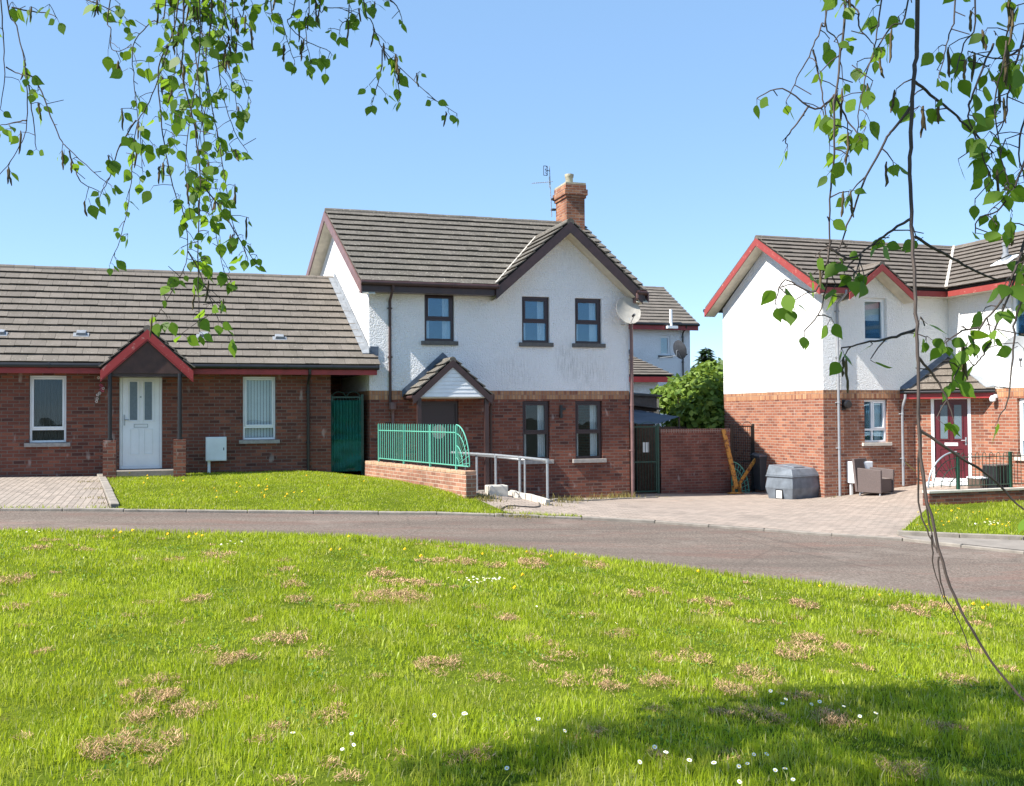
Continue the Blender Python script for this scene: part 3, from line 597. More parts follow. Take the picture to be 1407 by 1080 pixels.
# ------------------------------------------------------------------ white two storey house in the middle
SK = -.125
def skx(x, Y): return x+SK*(Y-FY)
def house_roof_profile(z0, tan, Yf, Yr): return lambda Y: z0+tan*(Y-Yf if Y < (Yf+Yr)/2 else Yr-Y)
def mid_house():
    B = thing('house', (7.2, FY, .4), 'white roughcast two storey house with brown windows, front gable and brick chimney', 'house')
    X0, X1 = 3.92, 10.55; YB = 28.7; zb = 2.98
    Wn = [(5.24, 5.97, 4.17, 5.31), (7.69, 8.41, 4.17, 5.31), (9.09, 9.81, 4.17, 5.31)]
    Wl = [(7.69, 8.4, 1.28, 2.73), (9.08, 9.81, 1.28, 2.73)]; D = (5.12, 6.07, .6, 2.73)
    EY, ez, tan, RY = 22.48, 5.47, .69, 25.8; rz = ez+tan*(RY-EY)
    gcx, gaz, gl, gr = 8.82, 7.16, 6.92, 10.72; gt = (gaz-5.5)/(gcx-gl)
    # brick ground floor
    mb = MB(); wall(mb, FF, X0, X1, 0, zb-.21, Wl+[D])
    def side(mb, X, z0, z1, t, out, mi=0): 
        a, b = V((skx(X, FY), FY, 0)), V((skx(X, YB), YB, 0)); d = V((t, 0, 0)); e = V((0, .0, 0))
        mb.hexa([a+V((0, .252, z0)), a+d+V((0, .252, z0)), b+d+V((0, 0, z0)), b+V((0, 0, z0)), a+V((0, .252, z1)), a+d+V((0, .252, z1)), b+d+V((0, 0, z1)), b+V((0, 0, z1))], mi)
    side(mb, X0, 0, zb-.21, .25, -1); side(mb, X1-.25, 0, zb-.21, .25, 1); mb.box(skx(X0, YB)+.26, skx(X1, YB)-.26, YB-.25, YB-.002, 0, zb-.2)
    mb.build('brick_wall', 'brick', B)
    mb = MB(); wall(mb, Fr((0, FY-.004, 0)), X0-.003, X1+.003, zb-.208, zb, [(a, b, zb-.208, 2.732) for a, b, c, d in []]); side(mb, X0-.004, zb-.208, zb, .25, -1); side(mb, X1-.246, zb-.208, zb, .25, 1)
    mb.build('brick_band', 'band', B)
    # white upper floor with the front gable
    mb = MB(); up = Fr((0, FY-.01, 0)); wall(mb, up, X0-.006, X1+.006, zb+.003, 5.5, Wn)
    mb.prism([(gl+.14, FY-.01, 5.502), (gr-.14, FY-.01, 5.502), (gcx, FY-.01, gaz-.2)], (0, .25, 0))
    side(mb, X0-.01, zb+.003, 5.5, .25, -1); side(mb, X1-.24, zb+.003, 5.5, .25, 1); mb.box(skx(X0, YB)+.26, skx(X1, YB)-.26, YB-.25, YB-.002, zb, 5.5)
    for X, t in ((X0-.01, .25), (X1-.24, .25)):
        lx = lambda Y: skx(X, FY)+(skx(X, YB)-skx(X, FY))*(Y-FY-.252)/(YB-FY-.252); mb.prism([(lx(FY+.05), FY+.05, 5.5), (lx(YB), YB, 5.5), (lx(RY), RY, rz-.2)], (t, 0, 0))
    mb.build('render_wall', 'render', B)
    mb = MB(); mb.box(X0+.3, X1-.6, 25.5, 25.6, .4, 5.4); mb.box(X0+.3, X1-.6, FY+.3, 28, 2.75, 2.9); mb.box(X0+.3, X1-.6, FY+.3, 28, .3, .4); mb.box(X0+.2, X1-.6, FY+.3, 28, 5.35, 5.45); mb.box(6.7, 6.8, FY+.3, 25.5, .4, 5.4); mb.build('inner_wall', 'inner', B)
    for w in Wn: window(B, up, *w, 'frame_b', .46, w=.06, sill='silld', dress='curtains', sill_h=.1)
    for w in Wl: window(B, FF, *w, 'frame_b', .455, w=.06, sill='sill', dress='curtains', sill_h=.1, glass='glassd')
    # roof
    mb = MB()
    vl = lambda s: skx(3.62, EY+s)
    def lim(s): return (vl(s), skx(10.86, EY+s))
    vx = lambda s: min(gcx, gl+.03+max(0, ez+tan*s-5.5)/gt)
    tiles(mb, (0, EY, 0), (1, 0, 0), (0, 1, 0), ez, tan, RY-EY, lambda s: (lim(s)[0], vx(s)))
    tiles(mb, (0, EY, 0), (1, 0, 0), (0, 1, 0), ez, tan, RY-EY, lambda s: (min(2*gcx-vx(s), lim(s)[1]-.03), lim(s)[1]))
    a, b, c, d = skx(3.62, RY), skx(10.86, RY), skx(10.86, 29.1), skx(3.62, 29.1)
    mb.hexa([V((a, RY, rz-.08)), V((b, RY, rz-.08)), V((c, 29.1, ez-.06)), V((d, 29.1, ez-.06)), V((a, RY, rz+.02)), V((b, RY, rz+.02)), V((c, 29.1, ez+.05)), V((d, 29.1, ez+.05))])
    ridge(mb, (skx(3.62, RY), RY, rz), (skx(10.86, RY)-.45, RY, rz), .1)
    for s in (-1, 1):                                           # the front gable's two slopes, running back to the valley
        O = (gcx+s*(gcx-gl), EY-.03, 0)
        lim2 = lambda q: (0, max(.05, (5.5+gt*q-ez)/tan+.12))
        tiles(mb, O, (0, 1, 0), (-s, 0, 0), 5.5, gt, gcx-gl, lim2, .3)
    ridge(mb, (gcx, EY-.03, gaz), (gcx, EY+(gaz-ez)/tan+.05, gaz), .095)
    rf = mb.build('roof', ['tile1', 'deck'], B)
    mb = MB(); q = []                                           # pale mortar in the valley
    for t in np.linspace(0, 1, 9):
        x = gl+(gcx-gl)*t*.97; z = 5.5+gt*(x-gl); q.append(V((x-.02, EY+(z-ez)/tan, z+.05)))
    mb.tube(q, [.03]*9, 6); mb.build('valley_mortar', 'sillw', rf)
    # barge boards
    for s in (-1, 1):
        A = V((gcx, EY-.005, gaz-.03)); E = V((gcx+s*(gcx-gl-.02), EY-.005, 5.5-.03)); E = E + (E-A).normalized()*.06
        MB().bar(A, E, .27, (0, -.03, 0)).build('barge_board', 'brown', B)
        MB().hexa([A+V((0, .0, -.272)), E+V((0, .0, -.272)), E+V((0, .42, -.272)), A+V((0, .42, -.272)), A+V((0, .0, -.255)), E+V((0, .0, -.255)), E+V((0, .42, -.255)), A+V((0, .42, -.255))]).build('soffit', 'cream', B)
    def gable_trim(X, sgn):
        ap = V((skx(X, RY), RY, rz-.03))
        for Ye in (EY+.0, 29.1):
            e = V((skx(X, Ye), Ye, ez-.03)); MB().bar(ap, e, .24, (-.03*sgn, 0, 0)).build('barge_board', 'brown2', B)
            w = .31*sgn
            MB().hexa([ap+V((0, 0, -.245)), ap+V((w, 0, -.245)), e+V((w, 0, -.245)), e+V((0, 0, -.245)), ap+V((0, 0, -.225)), ap+V((w, 0, -.225)), e+V((w, 0, -.225)), e+V((0, 0, -.225))]).build('soffit', 'cream', B)
    gable_trim(3.63, 1); gable_trim(10.85, -1)
    MB().box(3.66, gl+.02, .36, .385, 5.26, 5.43, fr=FF).build('fascia', 'brown', B)
    MB().box(3.66, gl+.02, .012, .358, 5.27, 5.285, fr=FF).build('soffit', 'soffit', B)
    MB().box(10.56, 10.84, .0, .4, 5.25, 5.44, fr=FF).build('fascia', 'brown', B)
    gutter(B, FF, 3.66, gl+.05, .445, 5.46, 'brown'); gutter(B, FF, 10.58, 10.86, .45, 5.44, 'brown')
    downpipe(B, FF, 4.4, .046, 5.42, 2.62, 'brown', off=.39)
    downpipe(B, FF, 10.6, .07, 5.42, .27, 'brown2', r=.045, off=.38)
    mb = MB(); mb.tube([FF.p(4.44, .06, 2.7), FF.p(4.44, .1, 2.55), FF.p(4.46, .06, 2.42), FF.p(4.46, .06, .7)], .036, 10); mb.lathe(FF.p(4.45, .1, 2.5), [(.03, 0), (.09, .05), (.09, .2), (.03, .2)], 12); mb.build('rainwater_hopper', 'brown2', B)
    downpipe(B, FF, 6.86, .06, 2.9, .45, 'brown', r=.034, off=.2)
    # chimney
    cx0, cx1, cy0, cy1 = 9.86, 10.4, 25.4, 26.25
    mb = MB(); mb.box(cx0, cx1, cy0, cy1, 6.9, 8.42); mb.box(cx0-.035, cx1+.035, cy0-.035, cy1+.035, 8.423, 8.5); mb.box(cx0-.07, cx1+.07, cy0-.07, cy1+.07, 8.503, 8.66); mb.box(cx0-.035, cx1+.035, cy0-.035, cy1+.035, 8.663, 8.8)
    ch = mb.build('chimney', 'chim', rf)
    mb = MB(); mb.prism([(cx0-.03, cy0-.03, 8.803), (cx1+.03, cy0-.03, 8.803), (cx1+.03, cy1+.03, 8.803), (cx0-.03, cy1+.03, 8.803)], (0, 0, .05))
    mb.lathe((cx0+.2, cy0+.3, 8.85), [(.11, 0), (.105, .18), (.12, .2), (.13, .25), (.13, .29), (.09, .29), (.08, .1)], 18); mb.build('chimney_pot', 'ok', B, smooth=True)
    # gabled porch
    py = 21.93; ax, az = 5.68, 3.7; xl, xr, ze = 4.74, 6.62, 2.84; tp = (az-ze)/(ax-xl)
    mb = MB()
    for s in (-1, 1):
        tiles(mb, (ax+s*(ax-xl), py, 0), (0, 1, 0), (-s, 0, 0), ze, tp, ax-xl, (lambda q: (0, FY-py-.02)), .24)
    ridge(mb, (ax, py, az), (ax, FY-.02, az), .08); mb.build('porch_roof', ['tile1', 'deck'], B)
    for s in (-1, 1):                                           # blue-grey lead where the porch meets the wall
        A = V((ax, FY-.013, az+.2)); E = V((ax+s*(ax-xl+.05), FY-.013, ze+.16)); MB().bar(A, E, .17, (0, -.02, 0)).build('flashing', 'leadb', B)
        A = V((ax, py+.01, az-.03)); E = V((ax+s*(ax-xl), py+.01, ze-.03)); MB().bar(A, E, .17, (0, -.03, 0)).build('barge_board', 'brown', B)
    mb = MB(); h0, h1 = ze-.02, az-.16
    for i in range(8):
        z = h0+(h1-h0)*i/8; z2 = h0+(h1-h0)*(i+1)/8; k = lambda q: (h1-q)/tp*.98
        if k(z2) > .0: mb.prism([(ax-k(z), py+.02, z), (ax+k(z), py+.02, z), (ax+k(z2), py+.028, z2-.004), (ax-k(z2), py+.028, z2-.004)], (0, .02, 0))
        else: mb.prism([(ax-k(z), py+.02, z), (ax+k(z), py+.02, z), (ax, py+.028, z2)], (0, .02, 0))
    mb.build('gable_panel', 'whitep', B)
    MB().box(xl+.14, xr-.14, py+.05, FY-.006, ze-.05, ze-.025).build('porch_ceiling', 'cream', B)
    for x in (4.9, 6.5): MB().box(x-.05, x+.05, py+.04, py+.14, .5, ze-.05).build('post', 'brown', B, bevel=.006)
    for x in (xl+.02, xr-.02): mb = MB(); mb.tube([(x, py, ze-.03), (x, FY-.03, ze-.03)], .05, 10); mb.build('gutter', 'brown', B, smooth=True)
    u0, u1, z0, z1 = D
    mb = MB(); rect_frame(mb, FF, u0+.003, u1-.003, z0+.003, z1-.003, .06, -.16, -.06); mb.build('door_frame', 'frame_b', B)
    mb = MB(); mb.box(u0+.066, u1-.066, -.14, -.09, z0+.066, z1-.066, fr=FF); dr = mb.build('door', 'frame_b', B)
    MB().lathe(FF.p((u0+u1)/2, -.088, 2.0), [(.0, 0), (.17, 0), (.17, .02), (.14, .025), (0, .025)], 24, axis=(0, -1, 0)).build('glazing', 'sillw', dr, smooth=True)
    MB().box(u0-.3, u1+.6, .0, 1.1, .2, .59, fr=FF).build('doorstep', 'concrete', B, bevel=.01)
    MB().box(8.66, 8.72, .002, .06, 2.3, 2.62, fr=FF).box(8.7, 8.8, .002, .07, 2.5, 2.56, fr=FF).build('bracket', 'black', B)
mid_house()
# ------------------------------------------------------------------ right hand house with its wing
def right_house():
    B = thing('house', (17, 21.11, .4), 'white and orange brick house on the right with red barge boards and corner porch', 'house')
    X0, XI, Y3, YB, zb = 15.06, 18.95, 21.11, 25.97, 2.96
    F3 = Fr((0, Y3, 0)); FWg = Fr((XI, 0, 0), -math.pi/2)       # wing wall: u runs towards -y, outward -x
    wu = lambda Y: -Y
    WU = (16.3, 17.0, 4.2, 5.33); WL = (16.28, 16.99, 1.62, 2.72)
    GU = (wu(19.0), wu(17.7), 4.12, 5.36); GL = (wu(18.87), wu(17.6), 1.29, 2.71)
    ez, tan, EY, RY = 5.55, .58, 20.66, 23.54; rz = ez+tan*(RY-EY); EX, RX = 18.5, 21.38
    yf = 14.5
    mb = MB(); wall(mb, F3, X0, XI+.25, -.2, zb-.21, [WL]); wall(mb, FWg, wu(Y3)+.002, wu(yf), -.2, zb-.21, [GL])
    mb.box(X0, X0+.25, Y3+.252, YB, -.2, zb-.21); mb.box(X0+.26, 24, YB-.25, YB-.002, -.2, zb-.21); mb.box(XI+.252, 23.8, yf, yf+.25, -.2, zb-.21); mb.box(23.55, 23.798, yf+.252, YB-.26, -.2, 5.5)
    mb.build('brick_wall', 'brick3', B)
    b3 = Fr((0, Y3-.004, 0)); bw = Fr((XI-.004, 0, 0), -math.pi/2)
    mb = MB(); wall(mb, b3, X0-.003, XI, zb-.208, zb, []); wall(mb, bw, wu(Y3)+.01, wu(yf), zb-.208, zb, []); mb.box(X0-.004, X0+.25, Y3+.252, YB, zb-.208, zb); mb.build('brick_band', 'band', B)
    r3 = Fr((0, Y3-.01, 0)); rw = Fr((XI-.01, 0, 0), -math.pi/2)
    mb = MB(); wall(mb, r3, X0-.006, XI+.2, zb+.003, 5.5, [WU]); wall(mb, rw, wu(Y3)+.012, wu(yf), zb+.003, 5.5, [GU])
    mb.box(X0-.01, X0+.24, Y3+.252, YB, zb+.003, 5.5); mb.box(X0+.26, 23.5, YB-.25, YB-.002, zb, 5.5); mb.box(XI+.252, 23.8, yf, yf+.25, zb, 5.5)
    mb.prism([(X0-.008, Y3+.03, 5.503), (X0-.008, YB, 5.503), (X0-.008, RY, rz-.2)], (.25, 0, 0)); mb.prism([(XI, yf, 5.503), (23.8, yf, 5.503), (RX, yf, rz-.2)], (0, .2, 0))
    gcx, gaz, gl, gr, gz = 16.52, 6.16, 15.56, 17.48, 5.42; gt = (gaz-gz)/(gcx-gl)
    mb.prism([(gl+.1, Y3-.01, 5.502), (gr-.1, Y3-.01, 5.502), (gcx, Y3-.01, gaz-.12)], (0, .25, 0))
    mb.build('render_wall', 'render3', B)
    mb = MB(); mb.box(X0+.3, 23, 23.5, 23.6, .4, 5.4); mb.box(X0+.3, 18.9, Y3+.3, 25.6, 2.75, 2.9); mb.box(20.5, 20.6, yf+.3, 23.4, .4, 5.4); mb.box(19.3, 20.5, yf+.3, 23.4, 2.75, 2.9); mb.box(X0+.3, 23, Y3+.3, 25.6, 5.38, 5.45); mb.build('inner_wall', 'inner', B)
    window(B, r3, *WU, 'white', None, w=.05, sill=None, dress='roller', rec=.09)
    window(B, F3, *WL, 'white', .3, w=.05, sill='sillw', dress='curtains', mull=.4)
    window(B, rw, *GU, 'white', .6, w=.06, sill='sill', dress='roller', sill_h=.06); window(B, FWg, *GL, 'white', .3, w=.06, sill='sillw', dress='blind')
    # roofs: main range, wing, gablet
    mb = MB()
    lim = lambda s: (X0-.36, min(EX+s, RX)+.0)
    gcx, gaz, gl, gr, gz = 16.52, 6.16, 15.56, 17.48, 5.42; gt = (gaz-gz)/(gcx-gl)
    vx = lambda s: min(gcx, gl+.03+max(0, ez+tan*s-gz)/gt)
    P = tiles(mb, (0, EY, 0), (1, 0, 0), (0, 1, 0), ez, tan, RY-EY, lambda s: (lim(s)[0], vx(s)), .316)
    tiles(mb, (0, EY, 0), (1, 0, 0), (0, 1, 0), ez, tan, RY-EY, lambda s: (2*gcx-vx(s), lim(s)[1]), .316)
    a, b = X0-.36, RX+2.4
    mb.hexa([V((a, RY, rz-.08)), V((b, RY, rz-.08)), V((b, 26.4, ez-.06)), V((a, 26.4, ez-.06)), V((a, RY, rz+.02)), V((b, RY, rz+.02)), V((b, 26.4, ez+.05)), V((a, 26.4, ez+.05))])
    limw = lambda s: (yf-.3, EY+s+.02)
    tiles(mb, (EX, 0, 0), (0, 1, 0), (1, 0, 0), ez, tan, RX-EX, limw, .316)
    mb.hexa([V((RX, yf-.3, rz-.08)), V((24.2, yf-.3, ez-.06)), V((24.2, RY, ez-.06)), V((RX, RY, rz-.08)), V((RX, yf-.3, rz+.02)), V((24.2, yf-.3, ez+.05)), V((24.2, RY, ez+.05)), V((RX, RY, rz+.02))])
    ridge(mb, (X0-.36, RY, rz), (RX, RY, rz), .1); ridge(mb, (RX, yf-.3, rz), (RX, RY, rz), .1)
    for s in (-1, 1):
        lim2 = lambda q: (0, max(.05, (gz+gt*q-ez)/tan+.1)); tiles(mb, (gcx+s*(gcx-gl), EY-.03, 0), (0, 1, 0), (-s, 0, 0), gz, gt, gcx-gl, lim2, .3)
    ridge(mb, (gcx, EY-.03, gaz), (gcx, EY+(gaz-ez)/tan+.05, gaz), .08)
    rf = mb.build('roof', ['tile3', 'deck'], B)
    mb = MB(); mb.tube([V((EX+s+.0, EY+s, ez+tan*s+.05)) for s in np.linspace(0, RX-EX, 12)], .045, 6); mb.build('valley_mortar', 'sillw', rf)
    for s in (-1, 1):
        A = V((gcx, EY-.005, gaz-.03)); E = V((gcx+s*(gcx-gl+.03), EY-.005, gz-.05)); MB().bar(A, E, .17, (0, -.03, 0)).build('barge_board', 'red3', B)
        MB().hexa([A+V((0, .0, -.175)), E+V((0, .0, -.175)), E+V((0, .42, -.175)), A+V((0, .42, -.175)), A+V((0, .0, -.16)), E+V((0, .0, -.16)), E+V((0, .42, -.16)), A+V((0, .42, -.16))]).build('soffit', 'cream', B)
    ap = V((X0-.35, RY, rz-.03))
    for Ye in (EY+.01, 26.42):
        e = V((X0-.35, Ye, ez-.04)); MB().bar(ap, e, .2, (-.03, 0, 0)).build('barge_board', 'red3', B)
        MB().hexa([ap+V((0, 0, -.2)), ap+V((.33, 0, -.2)), e+V((.33, 0, -.2)), e+V((0, 0, -.2)), ap+V((0, 0, -.185)), ap+V((.33, 0, -.185)), e+V((.33, 0, -.185)), e+V((0, 0, -.185))]).build('soffit', 'cream', B)
    for a, b in ((X0-.34, gl-.02), (gr+.02, EX+.05)): MB().box(a, b, .4, .425, 5.36, 5.5, fr=F3).build('fascia', 'red3', B)
    MB().box(wu(EY)+.03, wu(yf), .4, .425, 5.36, 5.5, fr=FWg).build('fascia', 'red3', B)
    MB().box(X0-.34, gl-.02, .012, .39, 5.37, 5.385, fr=F3).box(gr+.02, XI-.4, .012, .39, 5.37, 5.385, fr=F3).build('soffit', 'cream', B); MB().box(wu(Y3)+.02, wu(yf), .012, .39, 5.371, 5.386, fr=FWg).build('soffit', 'cream', B)
    mb = MB(); mb.tube([(X0-.37, 26.46, 5.5), (20, 26.46, 5.5)], .055, 10); mb.build('gutter', 'black', B, smooth=True)
    downpipe(B, F3, 15.47, .06, 5.45, .27, 'grey', off=.36); downpipe(B, F3, 17.4, .06, 2.85, .5, 'grey', off=.12)
    MB().box(17.37, 17.43, .06, .1, 1.02, 1.1, fr=F3).build('pipe_clip', 'grey', B); MB().tube([F3.p(17.44, .09, 1.1), F3.p(17.6, .14, .95), F3.p(17.68, .16, .88)], .014, 6).build('overflow_pipe', 'weed', B)
    MB().box(15.6, 15.72, .004, .02, 2.45, 2.72, fr=F3).lathe(F3.p(15.72, .01, 2.6), [(.0, 0), (.11, 0), (.11, .1), (.08, .12), (0, .12)], 18, axis=(0, -1, 0)).build('vent', 'black', B)
    v = on_x(1355, 362, 19.0); c = V((19.55, 19.75, ez+tan*1.05))
    mb = MB(); mb.lathe(c, [(.12, -.05), (.09, .2), (.065, .22), (.065, .42), (.085, .43), (.085, .5), (.03, .52), (.03, .62), (0, .62)], 16); mb.build('vent_pipe', 'lead', rf, smooth=True)
    MB().hexa([c+V((-.22, -.28, -.07)), c+V((-.22, .28, -.07)), c+V((.25, .28, .2)), c+V((.25, -.28, .2)), c+V((-.22, -.28, -.05)), c+V((-.22, .28, -.05)), c+V((.25, .28, .22)), c+V((.25, -.28, .22))]).build('flashing', 'whitep', rf)
    # angled porch in the corner
    k = 38.9; A2 = V((k-Y3, Y3, 0)); B2 = V((XI, k-XI, 0)); L = (B2-A2).length; FD = Fr((A2.x, A2.y, 0), -math.pi/4)
    D = (.42, 1.36, .62, 2.79)
    mb = MB(); wall(mb, FD, .0, L, .0, 2.9, [D], t=.2); mb.build('porch_wall', 'brick3', B)
    u0, u1, z0, z1 = D
    mb = MB(); rect_frame(mb, FD, u0+.003, u1-.003, z0+.003, z1-.003, .075, -.1, .012); mb.build('door_frame', 'white', B, bevel=.004)
    a, b, c_, d = u0+.082, u1-.082, z0+.08, z1-.082; Lx = lambda q: a+(b-a)*q; H = lambda q: c_+(d-c_)*q
    mb = MB(); mb.box(a, b, -.08, -.035, c_, d, fr=FD); door_panels(mb, FD, a, b, c_, d, -.0345, [(.15, .44, .1, .38), (.56, .85, .1, .38), (.13, .45, .48, .95), (.55, .87, .48, .95)], .015)
    dr = mb.build('door', 'maroon', B, bevel=.003)
    for q in (.18, .6): MB().box(Lx(q), Lx(q+.22), -.0335, -.029, H(.5), H(.93), fr=FD).build('glazing', 'frost', dr)
    MB().box(Lx(.3), Lx(.7), -.0335, -.024, H(.41), H(.45), fr=FD).build('letterbox', 'whitep', dr); mb = MB(); mb.box(Lx(.92), Lx(.96), -.0335, -.025, H(.42), H(.52), fr=FD); mb.tube([FD.p(Lx(.94), -.03, H(.48)), FD.p(Lx(.94), .02, H(.48)), FD.p(Lx(.8), .02, H(.48))], .011, 8); mb.build('handle', 'galv', dr)
    MB().box(u0-.1, u1+.1, .0, .5, .2, .61, fr=FD).build('doorstep', 'whitep', B, bevel=.01)
    e0, e1, pk = V((17.38, 21.1, 2.9)), V((XI-.015, 19.53, 2.9)), V((XI-.02, 21.09, 3.88))
    mb = MB(); mid = (e0+e1)/2; S = V((pk.x-mid.x, pk.y-mid.y, 0)); run = S.length; half = (e1-e0).length/2; U = (e1-e0).normalized(); S.normalize()
    tiles(mb, (mid.x, mid.y, 0), U, S, 2.92, .93/run, run, lambda s: (-half*(1-s/run), half*(1-s/run)), .28); mb.build('porch_roof', ['tile3', 'deck'], B)
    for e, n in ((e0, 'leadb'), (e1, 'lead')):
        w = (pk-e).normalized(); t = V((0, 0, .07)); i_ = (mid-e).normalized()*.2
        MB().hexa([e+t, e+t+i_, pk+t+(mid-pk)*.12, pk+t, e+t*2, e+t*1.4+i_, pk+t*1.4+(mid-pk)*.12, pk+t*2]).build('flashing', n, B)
    i_ = -V((1, 1, 0)).normalized()
    MB().prism([e0+V((0, 0, -.03)), e1+V((0, 0, -.03)), e1+V((0, 0, -.17)), e0+V((0, 0, -.17))], -i_*.03).build('fascia', 'redf', B)
    MB().prism([e0-i_*.031+V((0, 0, -.15)), e1-i_*.031+V((0, 0, -.15)), V((XI-.02, Y3-.02, 2.75))], (0, 0, .012)).build('porch_ceiling', 'cream', B)
    mb = MB(); mb.tube([e0+i_*.05+V((0, 0, .0)), e1+i_*.05+V((0, 0, .0))], .04, 10); mb.build('gutter', 'black', B, smooth=True)
    q = on_x(1365, 545, XI-.1); mb = MB(); mb.box(XI-.06, XI-.005, q.y-.05, q.y+.05, q.z-.03, q.z+.06); mb.lathe(q+V((-.02, 0, -.09)), [(0, -.04), (.07, -.02), (.08, .05), (.05, .11), (0, .12)], 14); mb.build('security_light', 'whitep', B, smooth=True)
right_house()
# ------------------------------------------------------------------ house far behind
def back_house():
    B = thing('house', (19, 41, .6), 'distant white house seen in the gap behind the garden wall, red fascia and tiled roof', 'house')
    XR, YF = 21.75, 40.5; fr = Fr((0, YF, 0)); W = (20.2, 20.75, 5.05, 5.95)
    ez, tan, EY, RY = 6.45, .6, 40.1, 43.6; rz = ez+tan*(RY-EY)
    mb = MB(); wall(mb, fr, 12, XR, .2, 6.4, [W]); mb.box(XR-.25, XR, YF+.251, 46.8, .2, 6.4); mb.prism([(XR-.25, YF+.1, 6.402), (XR-.25, 46.8, 6.402), (XR-.25, RY, rz-.2)], (.24, 0, 0)); mb.build('wall', 'render', B)
    window(B, fr, *W, 'white', None, sill='silld'); MB().box(13, 21, 42.2, 42.3, 3, 6.3).build('inner_wall', 'inner', B)
    mb = MB(); tiles(mb, (0, EY, 0), (1, 0, 0), (0, 1, 0), ez, tan, RY-EY, lambda s: (11.7, XR+.25), .33, .33); mb.hexa([V((11.7, RY, rz-.1)), V((XR+.25, RY, rz-.1)), V((XR+.25, 47, ez)), V((11.7, 47, ez)), V((11.7, RY, rz)), V((XR+.25, RY, rz)), V((XR+.25, 47, ez+.1)), V((11.7, 47, ez+.1))]); ridge(mb, (11.7, RY, rz), (XR+.25, RY, rz)); rf = mb.build('roof', ['tile', 'deck'], B)
    MB().box(12, XR+.22, .36, .4, 6.18, 6.42, fr=fr).build('fascia', 'redf', B); gutter(B, fr, 12, XR+.25, .45, 6.43, 'black')
    downpipe(B, fr, XR-.4, .06, 6.4, .4, 'black', off=.36)
    q = at(922, 448, 44.5); mb = MB(); mb.box(q.x-.25, q.x+.25, q.y-.2, q.y+.2, q.z-.12, q.z-.0); mb.tube([q+V((0, 0, -.1)), q+V((0, 0, .75))], .07, 10); mb.build('vent_pipe', 'whitep', rf)
    # single storey extension in front
    mb = MB(); xr = 18.9; mb.box(13, xr-.1, 37.9, 40.49, .2, 3.9); mb.build('extension_wall', 'render', B)
    mb = MB(); mb.hexa([V((13, 37.6, 3.9)), V((xr+.45, 37.6, 3.9)), V((xr-.35, 40.48, 4.95)), V((13, 40.48, 4.95)), V((13, 37.6, 4.0)), V((xr+.45, 37.6, 4.0)), V((xr-.35, 40.48, 5.05)), V((13, 40.48, 5.05))])
    mb2 = MB(); tiles(mb2, (0, 37.55, 0), (1, 0, 0), (0, 1, 0), 4.0, .365, 2.9, lambda s: (13, xr+.5-s*.28), .33, .33); mb2.build('extension_roof', ['tile', 'deck'], B)
    MB().box(13, xr+.35, 37.53, 37.57, 3.72, 3.95).build('fascia', 'redf', B); MB().box(13, xr-.2, 40.3, 40.49, 5.1, 5.28).build('flashing', 'leadb', B)
back_house()
# ================================================================== WALLS, GATES, RAILINGS
def bow_gate(name, fr, u0, u1, z0, z1, mat, nb, label, cat, posts=True, hoop=True, group=None, net=None, r=.008):
    t = thing(name, fr.p((u0+u1)/2, 0, z0), label, cat, group)
    rect = MB(); rect_frame(rect, fr, u0, u1, z0+.05, z1-.1, .035, -.018, .018); rect.box(u0+.035, u1-.035, -.015, .015, (z0+z1)*.5-.12, (z0+z1)*.5-.085, fr=fr); rect.build('gate_frame', mat, t)
    b = MB()
    for i in range(nb):
        u = u0+.035+(u1-u0-.07)*(i+.5)/nb; b.tube([fr.p(u, 0, z0+.08), fr.p(u, 0, z1-.1)], r, 6)
    b.build('bars', mat, t)
    if hoop:
        h = MB(); nh = max(2, nb//4)
        for i in range(nh):
            a = u0+(u1-u0)*i/nh+.02; c = u0+(u1-u0)*(i+1)/nh-.02; m = (a+c)/2; R = (c-a)/2
            h.tube([fr.p(m-R*math.cos(math.pi*k/10), 0, z1-.1+.11*math.sin(math.pi*k/10)) for k in range(11)], r, 6)
        h.build('hoops', mat, t)
    if posts:
        for u in (u0-.04, u1+.04): MB().box(u-.03, u+.03, -.03, .03, z0-.1, z1-.05, fr=fr).build('gate_post', mat, t)
    return t
g1 = bow_gate('side_gate', Fr((0, 23.12, 0)), 3.07, 3.74, 1.08, 2.95, 'greend', 9, 'green bow top side gate covered in windbreak cloth between the bungalow and the house', 'gate')
def net():
    mb = MB(); nx, nz = 40, 40; f = Fr((0, 23.12, 0)); P = []
    for j in range(nz+1):
        for i in range(nx+1):
            u = 3.06+.69*i/nx; z = 1.1+1.66*j/nz
            P.append(f.p(u, .03+.02*math.sin(i*2.4)*(1 if j > 17 else .35)+.05*mnoise.noise((u*3, z*7, 0)) + (.035 if abs(j-19) < 2 else 0), z))
    fs = [(j*(nx+1)+i, j*(nx+1)+i+1, (j+1)*(nx+1)+i+1, (j+1)*(nx+1)+i) for j in range(nz) for i in range(nx)]
    mb.add(P, fs); mb.build('windbreak_cloth', 'greennet', g1, smooth=True)
net()
def one(mb, name, mat, label, cat, group=None, **k): return tag(recentre(mb.build(name, mat, **k)), label, cat, group)
